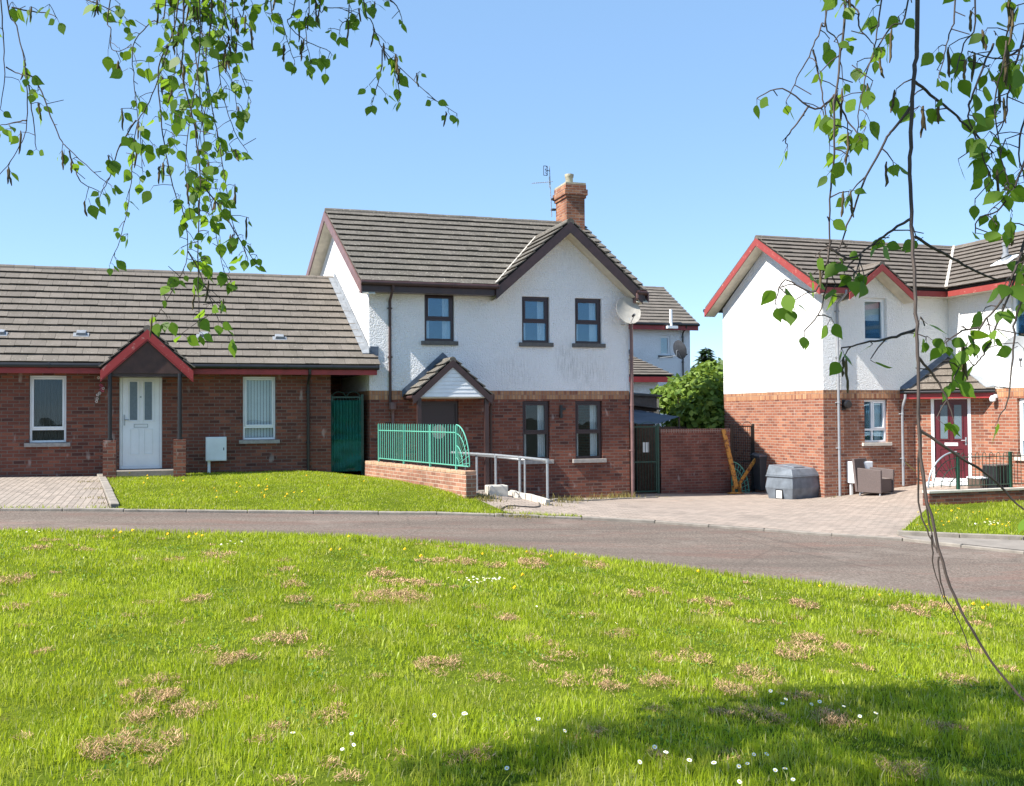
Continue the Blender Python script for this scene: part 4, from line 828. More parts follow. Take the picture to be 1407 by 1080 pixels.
# brick garden wall between the houses, with coping on edge
GWY = 24.3
mb = MB(); mb.box(12.13, 14.27, GWY, GWY+.22, -.1, 1.86); t = thing('garden_wall', (13.2, GWY, .1), 'sooty red brick garden wall between the two houses, beside the black gate', 'wall'); mb.build('wall', 'brick_wall', t)
MB().box(12.125, 14.275, GWY-.004, GWY+.224, 1.862, 1.97).build('coping', brick('coping_brick', (.14, .05, .035), (.25, .09, .06), (.3, .12, .08), (.3, .24, .2), vert=True, w=.24, h=.075), t)
gf = Fr((0, GWY+.05, 0))
bow_gate('garden_gate', gf, 11.02, 12.02, .22, 2.16, 'greend', 11, 'dark green bow top gate beside the brown downpipe of the white house', 'gate')
bow_gate('garden_gate', gf, 14.36, 15.0, .15, 2.14, simple('black_gate_paint', (.016, .018, .017), .5, .2, 8), 8, 'black bow top gate behind the rusty yellow bars against the orange brick gable', 'gate', posts=True)
# notice and stored things behind the first gate
MB_ = MB(); MB_.box(11.62, 11.8, GWY+.062, GWY+.07, 1.35, 1.62); one(MB_, 'notice', 'notice', 'pale notice fixed to the bars of the dark green gate', 'notice')
# low brick retaining wall that carries the green railing
P0, P1 = V((3.98, 22.3)), V((4.93, 17.72)); dirw = (P1-P0).normalized(); AW = Fr((P0.x, P0.y, 0), math.atan2(dirw.y, dirw.x))
LWL = (P1-P0).length
rw_ = thing('retaining_wall', (4.4, 20, .9), 'low sunlit pink brick wall with the green railing on top', 'wall')
# u along wall towards the viewer, n = outward (left side faces the lawn is n<0)
MB().box(-.5, LWL, -.11, .11, .2, 1.28, fr=AW).build('wall', 'brick_low', rw_, bevel=.004)
mb = MB(); k = 0; u = -.5
while u < LWL-.05:
    mb.box(u+.004, min(u+.211, LWL+.004), -.115+random.uniform(-.004, .004), .115, 1.283, 1.35+random.uniform(-.006, .008), fr=AW); u += .215
mb.build('coping', simple('mossy_coping_brick', (.42, .25, .16), .9, .35, 9), rw_, bevel=.01)
rl = thing('railing', (4.4, 20, 1.35), 'bright green metal railing with pointed bars on the sunlit low brick wall', 'railing')
ru0, ru1 = .12, LWL-.62
mb = MB(); mb.tube([AW.p(ru0, 0, 1.43), AW.p(LWL-.1, 0, 1.43)], .014, 6); mb.tube([AW.p(ru0, 0, 2.06), AW.p(ru1, 0, 2.06)], .014, 6); mb.build('rails', 'green', rl)
mb = MB(); nb = 34
for i in range(nb+1):
    u = ru0+(ru1-ru0)*i/nb; mb.tube([AW.p(u, 0, 1.43), AW.p(u, 0, 2.17), AW.p(u, 0, 2.22)], [.01, .01, .006], 6)
mb.build('bars', 'green', rl)
for u in (ru0, ru0+(ru1-ru0)*.36, ru0+(ru1-ru0)*.7, ru1): MB().box(u-.017, u+.017, -.017, .017, 1.3, 2.2, fr=AW).build('railing_post', 'green', rl)
mb = MB(); MB_.__init__()
for u in np.linspace(ru0+.3, LWL-.2, 7): mb.tube([AW.p(u, 0, 1.34), AW.p(u, 0, 1.43)], .012, 6)
mb.build('feet', 'black', rl)
def fan(mb, fr, u0, z0, R, mirror=1, r=.012, radii=(.2, .48, .78, 1.0), spokes=9, H=None):
    H = H or R
    for q in radii: mb.tube([fr.p(u0+mirror*R*q*math.sin(k*math.pi/28), 0, z0+H*q*math.cos(k*math.pi/28)) for k in range(15)], r if q in (1.0, .48) else r*.8, 6)
    for i in range(spokes):
        a = (i+.5)/spokes*math.pi/2; mb.tube([fr.p(u0+mirror*R*.2*math.sin(a), 0, z0+H*.2*math.cos(a)), fr.p(u0+mirror*R*math.sin(a), 0, z0+H*math.cos(a))], r*.6, 5)
mb = MB(); fan(mb, AW, ru1, 1.43, .56, H=.78); mb.build('fan_end', 'green', rl)
# galvanised handrails along the ramp
def handrail(name, pts, base, label, group='galvanised ramp handrails'):
    t = thing(name, V((pts[0].x, pts[0].y, base(pts[0]))), label, 'handrail', group)
    MB().tube(pts, .03, 10).build('rail', 'galv', t, smooth=True)
    return t
a0, a1, a2 = at(620, 621.8, 22.4), at(681, 625.5, 20.9), at(752, 632.5, 19.1)
gz_ = lambda p: hz(p.x, p.y)
h = handrail('handrail', [a0, a1, at(714, 628.5, 20.1), a2], gz_, 'galvanised tube handrail along the ramp, its end post nearest the road')
for q in (at(655, 623.8, 21.6), a1, at(714, 628.5, 20.1), a2):
    mb = MB(); mb.tube([V((q.x, q.y, gz_(q)-.1)), q], .027, 10); mb.lathe(V((q.x, q.y, q.z-.05)), [(.036, 0), (.036, .08)], 12); mb.build('handrail_post', 'galv', h, smooth=True)
b0, b1 = at(640, 624, 23.0), at(721, 632, 22.2)
h = handrail('handrail', [b0, at(680, 627.5, 22.6), b1], gz_, 'second galvanised handrail on the house side of the ramp, behind the longer one')
for q in (b0, b1): MB().tube([V((q.x, q.y, gz_(q)-.1)), q], .024, 10).build('handrail_post', 'galv', h, smooth=True)
# edging and stones at the foot of the ramp
e = [on_ground(*q) for q in [(690, 680), (705, 683), (722, 686), (738, 690), (750, 694)]]
strip('kerb', [(p.x, p.y) for p in e], .1, -.05, .11, 'sillw', cut=.2, bev=.01)
e = [on_ground(*q) for q in [(755, 690), (800, 688), (850, 686), (905, 684)]]
strip('kerb', [(p.x, p.y) for p in e], .06, -.05, .03, 'kerb', cut=.5)
q = on_ground(684, 681); mb = MB(); mb.box(q.x-.2, q.x+.2, q.y-.05, q.y+.25, q.z-.05, q.z+.2); o = one(mb, 'concrete_block', 'sillw', 'pale concrete block at the foot of the low brick wall', 'block', bevel=.02)
def cable():
    mb = MB(); pts = [on_ground(*q)+V((0, 0, .012)) for q in [(728, 682), (738, 688), (743, 695), (738, 698), (722, 697), (700, 695), (690, 698), (689, 705), (701, 707), (706, 707)]]
    sm = []
    for i in range(len(pts)-1):
        for k in range(6): sm.append(pts[i].lerp(pts[i+1], k/6))
    sm = [sum((sm[max(0, min(len(sm)-1, i+k))] for k in range(-3, 4)), V((0, 0, 0)))/7 for i in range(len(sm))]
    mb.tube(sm, .012, 6); one(mb, 'hose', 'black', 'thin black hose lying looped on the paving by the handrail', 'hose', smooth=True)
cable()
q = on_ground(556, 658); mb = MB(); mb.box(q.x-.35, q.x+.35, q.y-.28, q.y+.28, q.z+.0, q.z+.05); mb.box(q.x-.29, q.x+.29, q.y-.22, q.y+.22, q.z+.05, q.z+.062); one(mb, 'manhole_cover', 'lead', 'grey metal manhole cover set in the small lawn by the brick wall', 'manhole cover')
# low front wall and black railing of the right house
lw_ = thing('front_wall', (17, WY, .4), 'low dark brick wall under black railings in front of the right house', 'wall')
LW = Fr((WX, WY, 0))
MB().box(0, 4.6, -.2, 0, .0, .64, fr=LW).build('wall', 'brick', lw_, bevel=.004); MB().box(-.01, 4.6, -.21, .012, .643, .7, fr=LW).build('coping', 'sillw', lw_, bevel=.01)
rr = thing('railing', (17, WY, .7), 'thin dark bow top railing with fan end before the right house', 'railing')
f2 = Fr((WX, WY+.1, 0)); M['bk'] = simple('dark_railing_paint', (.02, .05, .035), .45, .2, 8)
mb = MB(); mb.tube([f2.p(.9, 0, .78), f2.p(4.6, 0, .78)], .012, 6); mb.tube([f2.p(.9, 0, 1.4), f2.p(4.6, 0, 1.4)], .012, 6); mb.build('rails', 'bk', rr)
mb = MB()
for i in range(38):
    u = .95+i*.097; mb.tube([f2.p(u, 0, .78), f2.p(u, 0, 1.42)], .007, 5)
    if i % 2 == 0: mb.tube([f2.p(u+.0485-.0485*math.cos(math.pi*k/8)*1.0, 0, 1.42+.07*math.sin(math.pi*k/8)) for k in range(9)], .007, 5)
mb.build('bars', 'bk', rr)
for u in (.86, 2.3, 3.8): MB().box(u-.03, u+.03, -.03, .03, .68, 1.5, fr=f2).build('railing_post', 'greend', rr)
mb = MB(); fan(mb, f2, .83, .76, .76, mirror=-1, r=.011, radii=(.25, .55, .82), spokes=8); mb.build('fan_end', 'bk', rr)
mb = MB(); mb.tube([f2.p(.83-.76*math.sin(k*math.pi/28), 0, .76+.76*math.cos(k*math.pi/28)) for k in range(15)], .02, 8); mb.build('fan_rim', 'galv', rr, smooth=True)
# ================================================================== LOOSE THINGS
def fallen_bars():
    c = on_y(1011, 673, 23.9); c.z = hz(c.x, c.y); t = thing('parking_barrier', c, 'rusty yellow folded parking barrier, two bars leaning in a V by the brick wall', 'barrier')
    b0 = c+V((0, 0, .06))
    tip1, tip2 = on_y(994, 590, 24.22), on_y(1050, 613, 24.2)
    for tip, s in ((tip1, .065), (tip2, .045)):
        st = b0 + V((.02, .0, .12)) if s > .06 else on_y(1016, 664, c.y+.05)
        d = (tip-st).normalized(); sd = d.cross(V((0, 1, 0))).normalized(); n = d.cross(sd)
        MB().hexa([st-sd*s-n*.02, st+sd*s-n*.02, st+sd*s+n*.02, st-sd*s+n*.02, tip-sd*s-n*.02, tip+sd*s-n*.02, tip+sd*s+n*.02, tip-sd*s+n*.02]).build('bar', 'gold', t, bevel=.006)
    mb = MB(); mb.box(c.x-.22, c.x+.2, c.y-.12, c.y+.12, c.z, c.z+.03); mb.box(c.x-.1, c.x-.06, c.y-.05, c.y+.05, c.z+.03, c.z+.22); mb.box(c.x+.1, c.x+.15, c.y-.05, c.y+.05, c.z+.03, c.z+.26); mb.tube([c+V((-.12, 0, .14)), c+V((.17, 0, .16))], .022, 8); mb.tube([c+V((-.25, -.12, .03)), c+V((.1, -.16, .02))], .03, 8); mb.build('base', 'gold', t, bevel=.005)
fallen_bars()
c = on_ground(993, 677); pf = Fr((c.x, 24.1, 0)); mb = MB(); fan(mb, pf, .0, c.z+.03, .54, H=.86, r=.014, radii=(.22, .6, .8, 1.0), spokes=9)
mb.tube([pf.p(0, 0, c.z+.02), pf.p(0, 0, c.z+.9)], .014, 6); mb.tube([pf.p(0, 0, c.z+.03), pf.p(.54, 0, c.z+.03)], .014, 6); one(mb, 'loose_railing', 'green', 'loose green fan shaped railing end leaning on the brick wall', 'railing')
def grit_bin():
    # plan corners from the ground: front-left, front-right corner nearest, right
    A, Bq, C = on_ground(1052, 680), on_ground(1089, 686.5), on_ground(1131, 682)
    t = thing('grit_bin', Bq, 'grey plastic grit bin with sloping lid standing before the orange brick gable', 'grit bin')
    u = V((C.x-Bq.x, C.y-Bq.y, 0)); u.normalize(); v = V((-u.y, u.x, 0)); W = 1.02; Dp = .8
    z0 = min(hz(Bq.x, Bq.y), hz(A.x, A.y))-.0
    f = Fr((Bq.x, Bq.y, z0), math.atan2(u.y, u.x))
    # n is outward (towards viewer); depth goes -n
    def ring(o, z): return [f.p(-o, o, z), f.p(W+o, o, z), f.p(W+o, -Dp-o, z), f.p(-o, -Dp-o, z)]
    mb = MB(); R = [ring(-.03, 0), ring(.03, .28), ring(.035, .3), ring(.0, .56), ring(.0, .58)]
    for a, b in zip(R, R[1:]): mb.hexa(a+b) if False else mb.add(a+b, [(0, 1, 5, 4), (1, 2, 6, 5), (2, 3, 7, 6), (3, 0, 4, 7)])
    mb.add(R[0], [(3, 2, 1, 0)]); mb.add(R[-1], [(0, 1, 2, 3)]); mb.build('body', 'grit', t, bevel=.012)
    lo = ring(.015, .585); hi = [f.p(.06, -.08, .78), f.p(W-.06, -.08, .78), f.p(W-.05, -Dp+.02, .87), f.p(.05, -Dp+.02, .87)]
    lip = ring(.03, .57); mb = MB(); mb.hexa(lip+ring(.03, .61)); lo = ring(.02, .611); mb.hexa(lo+hi); mb.build('lid', 'grit', t, bevel=.014)
    mb = MB(); mb.hexa([f.p(.3, -.2, .801), f.p(W-.28, -.2, .801), f.p(W-.28, -.55, .845), f.p(.3, -.55, .845), f.p(.32, -.22, .825), f.p(W-.3, -.22, .825), f.p(W-.3, -.53, .866), f.p(.32, -.53, .866)]); mb.build('lid_rib', 'grit', t, bevel=.006)
    # hatch with white label on the left side
    s = Fr(f.p(-.005, -Dp, 0), math.atan2(u.y, u.x)-math.pi/2); s.o.z = z0
    MB().box(.3, .52, .0, .03, .03, .27, fr=s).build('hatch', 'black', t); MB().box(.33, .5, .031, .036, .05, .24, fr=s).box(.4, .42, .0365, .038, .13, .2, fr=s, mi=1).build('label', ['notice', 'black'], t)
grit_bin()
def wheelie_bin():
    c = on_ground(1046, 677); z = hz(c.x, c.y); ang = math.radians(-12); f = Fr((c.x-.02, c.y+.25, z), ang)
    t = thing('wheelie_bin', f.o, 'dark grey wheelie bin behind the grit bin against the brick gable', 'wheelie bin')
    mb = MB(); mb.hexa([f.p(.05, .24, .06), f.p(.53, .24, .06), f.p(.53, -.26, .06), f.p(.05, -.26, .06), f.p(.0, .34, .98), f.p(.58, .34, .98), f.p(.58, -.36, .98), f.p(.0, -.36, .98)]); mb.box(-.02, .6, -.38, .36, .94, 1.0, fr=f); mb.build('body', 'greyd', t, bevel=.02)
    MB().hexa([f.p(-.04, .4, 1.0), f.p(.62, .4, 1.0), f.p(.62, -.4, 1.02), f.p(-.04, -.4, 1.02), f.p(.02, .34, 1.04), f.p(.56, .34, 1.04), f.p(.56, -.36, 1.1), f.p(.02, -.36, 1.1)]).build('lid', simple('faded_bin_lid', (.1, .1, .105), .5, .2, 5), t, bevel=.02)
    for u in (.03, .55):
        mb = MB(); w = MB(); w.lathe(f.p(u-.03, -.3, .1), [(0, 0), (.1, 0), (.1, .05), (0, .05)], 18, axis=f.U); w.build('wheel', 'black', t)
    MB().tube([f.p(.05, -.42, 1.0), f.p(.53, -.42, 1.0)], .016, 8).build('handle', 'black', t)
wheelie_bin()
def armchair():
    z = hz(15.75, 20.3); f = Fr((15.62, 20.55, z), math.radians(22)); t = thing('armchair', f.o+V((0, 0, 0)), 'brown rattan garden armchair in front of the white meter box', 'chair')
    w, d = .62, .62
    MB().box(.07, w-.07, -.0, d-.02, .1, .4, fr=f).build('seat', 'rattan', t, bevel=.015); MB().box(.08, w-.08, .01, d-.01, .402, .43, fr=f).build('cushion', simple('taupe_cushion', (.2, .16, .14), .9, .1, 10), t, bevel=.012)
    for a in (0, w-.068): MB().hexa([f.p(a, .0, .08), f.p(a+.068, .0, .08), f.p(a+.068, d, .08), f.p(a, d, .08), f.p(a-(.02 if a == 0 else -.02), -.0, .68), f.p(a+.068-(.02 if a == 0 else -.02), .0, .68), f.p(a+.068-(.02 if a == 0 else -.02), d+.01, .64), f.p(a-(.02 if a == 0 else -.02), d+.01, .64)]).build('arm', 'rattan', t, bevel=.015)
    MB().hexa([f.p(0, -.07, .08), f.p(w, -.07, .08), f.p(w, -.002, .08), f.p(0, -.002, .08), f.p(.02, -.17, .9), f.p(w-.02, -.17, .9), f.p(w-.02, -.1, .9), f.p(.02, -.1, .9)]).build('backrest', 'rattan', t, bevel=.015)
    for a, b in ((.02, .03), (w-.05, .03), (.02, d-.06), (w-.05, d-.06)): MB().box(a, a+.03, b, b+.03, 0, .1, fr=f).build('leg', 'galv', t)
armchair()
def meter_box(fr, u0, u1, z0, z1, legs, zg, label, dpt=.2):
    t = thing('meter_box', fr.p((u0+u1)/2, .1, z0), label, 'meter box'); MB().box(u0, u1, .005, dpt, z0, z1, fr=fr).build('cabinet', 'whitep', t, bevel=.008)
    MB().box(u0+.02, u1-.02, dpt+.0005, dpt+.012, z0+.02, z1-.02, fr=fr).build('door', 'whitep', t, bevel=.004); MB().box(u1-.07, u1-.05, dpt+.0125, dpt+.018, (z0+z1)/2-.03, (z0+z1)/2+.03, fr=fr).build('latch', 'black', t)
    for u in legs: MB().box(u-.03, u+.03, .04, .1, zg, z0-.001, fr=fr).build('leg', 'whitep', t)
meter_box(FF, .26, .7, 1.42, 1.95, (.33,), 1.05, 'white meter box on a short leg below the bungalow wall, right of the front door')
meter_box(Fr((0, 21.11, 0)), 15.72, 16.28, .62, 1.16, (15.8, 16.12), .25, 'white meter cabinet on legs behind the brown rattan armchair', .3)
# planters behind the railing
def planter(c, w, d, h, mat, top, label):
    z = hz(c[0], c[1]); t = thing('planter', (c[0], c[1], z), label, 'planter'); mb = MB(); x, y = c
    mb.hexa([V((x-w*.46, y-d*.46, z)), V((x+w*.46, y-d*.46, z)), V((x+w*.46, y+d*.46, z)), V((x-w*.46, y+d*.46, z)), V((x-w/2, y-d/2, z+h)), V((x+w/2, y-d/2, z+h)), V((x+w/2, y+d/2, z+h)), V((x-w/2, y+d/2, z+h))])
    for i in range(6): q = x-w*.46+w*.92*(i+.5)/6; mb.box(q-.008, q+.008, y-d*.5-.012, y-d*.47, z+.03, z+h-.03)
    mb.build('body', mat, t, bevel=.008); MB().box(x-w/2-.01, x+w/2+.01, y-d/2-.01, y+d/2+.01, z+h+.001, z+h+.035).build('rim', top, t, bevel=.008)
q = at(1348, 672, 22.6); planter((q.x, q.y), .42, .4, .42, 'timber', 'whitep', 'grey slatted planter with white rim behind the railing of the right house')
q = at(1371, 668, 22.4); planter((q.x, q.y), .46, .4, .72, 'black', 'rattan', 'tall black planter with brown rim behind the railing, against orange brick')
def sat_dish(c, aim, rad, mat, wallp, label, back=False):
    t = thing('satellite_dish', c, label, 'satellite dish'); aim = V(aim).normalized()
    mb = MB(); prof = [(rad*k/8, .22*rad*(k/8)**2) for k in range(9)]; prof2 = [(r, h-.012) for r, h in prof][::-1]
    mb.lathe(V((0, 0, 0)), prof+prof2, 32); o = None
    rotq = V((0, 0, 1)).rotation_difference(aim)
    mb.v = [tuple(V(c)+rotq @ V((p[0]*1.0, p[1]*1.12, p[2]))) for p in mb.v]; mb.build('dish', mat, t, smooth=True)
    low = V(c)+rotq @ V((0, -rad*.0, 0)); dn = V((0, 0, -1)); dn = (dn-aim*dn.dot(aim)).normalized(); l = V(c)+aim*(rad*1.05)+dn*rad*.72
    MB().tube([V(c)+dn*rad*.2-aim*.02, V(c)+dn*rad*1.02+aim*rad*.15, l], .012, 8).build('arm', 'galv', t); m = MB(); m.lathe(l-aim*.04, [(0, 0), (.03, 0), (.035, .09), (0, .1)], 12, axis=-aim); m.build('receiver', 'black', t)
    w = V(wallp); MB().tube([V(c)-aim*.02, V(c)-aim*.1, V((V(c).x-aim.x*.1, V(c).y-aim.y*.1, w.z)), w], .018, 8).build('bracket', 'galv', t)
    return t
q = on_y(862, 428, FY-.32); sat_dish(q, (.05, -1, .38), .335, 'dish', (q.x-.02, FY-.012, q.z-.3), 'round pale satellite dish at the right corner of the white house')
q = on_x(1402, 484, 18.5); sat_dish(q, (-.75, -.75, .25), .36, 'dishg', (18.935, q.y+.1, q.z-.2), 'grey satellite dish on the sunlit wall of the right house, behind hanging twigs')
q = at(932, 481, 43.0); sat_dish(q, (1, .15, .3), .42, 'slate', (q.x-.1, 40.45, q.z-.25), 'dark satellite dish on the distant house beyond the garden')
def aerial():
    b = V((9.76, 26.32, 8.05)); t = thing('tv_aerial', b, 'thin metal television aerial strapped beside the brick chimney', 'aerial'); tp = V((9.7, 26.32, 9.5))
    MB().tube([b, V((9.74, 26.32, 8.5)), V((9.72, 26.32, 9.0)), tp], .014, 6).build('mast', 'galv', t)
    mb = MB(); c0 = V((9.7, 26.3, 9.04)); d = V((-1, -.25, -.18)).normalized(); mb.tube([c0+V((.1, 0, .02)), c0+d*.62], .008, 6)
    for i in range(8): q = c0+d*(.06+.075*i); mb.tube([q+V((.02, -.1, 0)), q+V((-.02, .1, 0))], .004, 5)
    mb.tube([c0+d*.02+V((0, 0, -.16)), c0+d*.02+V((0, 0, .16))], .012, 6); mb.tube([c0+V((0, -.05, -.14)), c0+V((0, .05, .14))], .008, 6); mb.build('antenna', 'galv', t)
    mb = MB(); c1 = V((9.62, 26.3, 9.36)); mb.tube([c1+V((.09, 0, 0)), c1+V((-.06, 0, .02))], .01, 6)
    for z in (-.1, 0, .1): mb.tube([c1+V((-.05, -.02, z-.04)), c1+V((.02, 0, z)), c1+V((-.05, .03, z+.05))], .009, 6)
    rect_frame(mb, Fr((c1.x-.05, c1.y, c1.z)), -.06, .06, -.14, .14, .012, -.01, .01); mb.build('antenna', 'slate', t)
    mb = MB()
    for z in (8.25, 8.55): mb.box(9.74, 9.87, 26.2, 26.36, z-.02, z+.02)
    mb.build('clamp', 'slate', t)
aerial()
def ornament():
    t = thing('flower_ornament', (-1.95, 22.6, 2.6), 'pink and white flower ornament hanging on the bungalow wall left of its front door', 'ornament')
    q = on_y(137, 535, FY-.06); mb = MB(); mb.tube([q+V((0, .05, .22)), q+V((.02, 0, .05)), q+V((-.01, .0, -.25))], .007, 6); mb.build('stem', 'greend', t)
    for mat, pts in (('pink', [(.03, .0), (.05, .06), (.06, -.03), (.02, .09)]), ('ornw', [(-.04, -.12), (-.05, -.2), (.0, -.08), (-.02, .25), (-.06, -.26), (.07, .02)])):
        mb = MB()
        for x, z in pts:
            for k in range(5): a = k*1.257+x*30; mb.lathe(q+V((x+.022*math.cos(a), -.02, z+.022*math.sin(a))), [(0, -.01), (.017, 0), (0, .012)], 7)
        mb.build('blossom', mat, t)
ornament()
def shed():
    o = at(885, 552, 30); t = thing('garden_shed', (12.4, 27.3, .1), 'dark garden shed with felt roof behind the gate and garden wall', 'shed'); x0, x1, y0, y1 = 10.9, 13.35, 27.2, 29.4
    MB().box(x0, x1, y0, y1, .0, 2.45).build('wall', 'timber', t)
    MB().hexa([V((x0-.1, y0-.35, 2.86)), V((x1+.15, y0-.35, 2.52)), V((x1+.15, y1+.1, 2.52)), V((x0-.1, y1+.1, 2.86)), V((x0-.1, y0-.35, 2.9)), V((x1+.15, y0-.35, 2.56)), V((x1+.15, y1+.1, 2.56)), V((x0-.1, y1+.1, 2.9))]).build('canopy', 'felt', t, bevel=.01)
    MB().hexa([V((x0-.1, y0-.1, 3.0)), V((x1+.25, y0-.1, 2.9)), V((x1+.25, y1, 3.05)), V((x0-.1, y1, 3.25)), V((x0-.1, y0-.1, 3.1)), V((x1+.25, y0-.1, 2.96)), V((x1+.25, y1, 3.12)), V((x0-.1, y1, 3.32))]).build('roof', 'felt', t, bevel=.01)
    MB().box(x0, x1+.1, y0+.0, y1-.1, 2.46, 2.99).build('gable_panel', 'slate', t)
    MB().box(x1+.02, x1+.28, y0+.2, y0+.23, 2.2, 2.85).build('notice_board', 'cream', t)
shed()
def tarp():
    A, Bp, C, Dp = V((10.75, 24.65, 2.38)), V((13.0, 24.9, 2.3)), V((12.6, 26.9, 2.55)), V((10.7, 26.9, 2.66)); nx, ny = 18, 14; P = []
    for j in range(ny+1):
        for i in range(nx+1):
            s, t = i/nx, j/ny; p = A.lerp(Bp, s).lerp(Dp.lerp(C, s), t); sag = .26*4*s*(1-s)*.9*(1-t*.6)+.05*math.sin(s*14)*t; P.append(p+V((0, 0, -sag+.06*mnoise.noise((s*4, t*4, 3)))))
    up = [p+V((0, 0, .006)) for p in P]; w = nx+1; n = len(P); fs = [(j*w+i, j*w+i+1, (j+1)*w+i+1, (j+1)*w+i) for j in range(ny) for i in range(nx)]
    mb = MB(); mb.add(P+up, fs+[tuple(k+n for k in f) for f in fs]); t = thing('tarpaulin_canopy', (11.8, 25.6, .2), 'sagging navy tarpaulin canopy stretched above the dark green gate', 'canopy'); mb.build('tarpaulin', 'tarp', t, smooth=True, fixn=False)
    for q in (Bp, C): MB().tube([V((q.x, q.y, .1)), q], .025, 8).build('pole', 'black', t)
    m = MB(); m.box(11.25, 11.75, 25.7, 26.2, .1, 1.1); one(m, 'storage_box', 'greend', 'dark green storage box standing behind the dark green gate', 'box', bevel=.02)
    m = MB(); m.box(10.9, 14.9, 27.0, 27.06, .0, 2.0); one(m, 'fence', 'timber', 'dark timber fence at the back of the garden below the hedge', 'fence')
tarp()
# ================================================================== VEGETATION
def np_mesh(name, verts, faces_flat, sizes, mat, parent=None):
    me = bpy.data.meshes.new(name); nv = len(verts); me.vertices.add(nv); me.vertices.foreach_set('co', np.asarray(verts, np.float32).ravel())
    sizes = np.asarray(sizes, np.int32); me.loops.add(len(faces_flat)); me.loops.foreach_set('vertex_index', np.asarray(faces_flat, np.int32)); me.polygons.add(len(sizes))
    st = np.concatenate([[0], np.cumsum(sizes)[:-1]]).astype(np.int32); me.polygons.foreach_set('loop_start', st)
    try: me.polygons.foreach_set('loop_total', sizes)
    except Exception: pass
    me.update(calc_edges=True); me.validate(); me.materials.append(M[mat]); o = bpy.data.objects.new(name, me); COL.objects.link(o)
    if parent is not None:
        o.parent = parent; off = ORG.get(parent.name, V((0, 0, 0))); a = np.asarray(verts, np.float32)-np.array(off, np.float32); me.vertices.foreach_set('co', a.ravel()); me.update()
    return o
def in_poly(x, y, poly):
    P = np.array(poly); c = np.zeros(len(x), bool); j = len(P)-1
    for i in range(len(P)):
        xi, yi, xj, yj = P[i][0], P[i][1], P[j][0], P[j][1]
        c ^= ((yi > y) != (yj > y)) & (x < (xj-xi)*(y-yi)/(yj-yi+1e-12)+xi); j = i
    return c
def vnoise(x, y, s, seed=0):                                  # cheap smooth noise
    r = np.random.default_rng(seed); out = np.zeros_like(x)
    for k in range(7):
        a = r.uniform(0, 2*math.pi); f = s*r.uniform(.6, 1.7); out += np.sin((x*math.cos(a)+y*math.sin(a))*f+r.uniform(0, 6.28))
    return out/3.2
def blades(name, X, Y, Hh, Wd, mat, lean=.45, flat=0.0, z0=None, kind='stuff', label=None):
    n = len(X); z = (hz_np(X, Y) if z0 is None else z0)-.008
    a = rng.uniform(0, 2*math.pi, n); la = rng.uniform(0, 2*math.pi, n); ln = np.abs(rng.normal(0, lean, n))+flat
    dx, dy = np.cos(a)*Wd/2, np.sin(a)*Wd/2; lx, ly = np.cos(la)*np.sin(ln), np.sin(la)*np.sin(ln); up = np.cos(np.minimum(ln, 1.5))
    b = np.stack([X, Y, z], -1); s = np.stack([dx, dy, np.zeros(n)], -1); mid = b+np.stack([lx*.35, ly*.35, .56*np.ones(n)*(.4+.6*up)], -1)*Hh[:, None]; tip = b+np.stack([lx, ly, up], -1)*Hh[:, None]
    v = np.stack([b-s, b+s, mid+s*.8, mid-s*.8, tip], 1).reshape(-1, 3); k = np.arange(n)[:, None]*5
    f = np.concatenate([k+np.array([[0, 1, 2, 3]]), k+np.array([[3, 2, 4]])], 1).ravel(); sz = np.tile([4, 3], n)
    o = np_mesh(name, v, f, sz, mat); o['kind'] = kind; return o
def scatter(poly, n, dens=None):
    P = np.array(poly); x = rng.uniform(P[:, 0].min(), P[:, 0].max(), n); y = rng.uniform(P[:, 1].min(), P[:, 1].max(), n); k = in_poly(x, y, poly); x, y = x[k], y[k]
    if dens is not None: k = rng.uniform(0, 1, len(x)) < dens(x, y); x, y = x[k], y[k]
    return x, y
near_poly = near_edge + [(17, -5), (-14, -5)]
def view_d(x, y): return x*FW.x+y*FW.y
def view_ok(x, y, m=1.25):
    d = view_d(x, y); s = x*RI.x+y*RI.y; return (d > 2.6) & (np.abs(s) < (d*.52*m+.5))
bare = []                                                       # thatch patches: (x, y, rx, ry, strength)
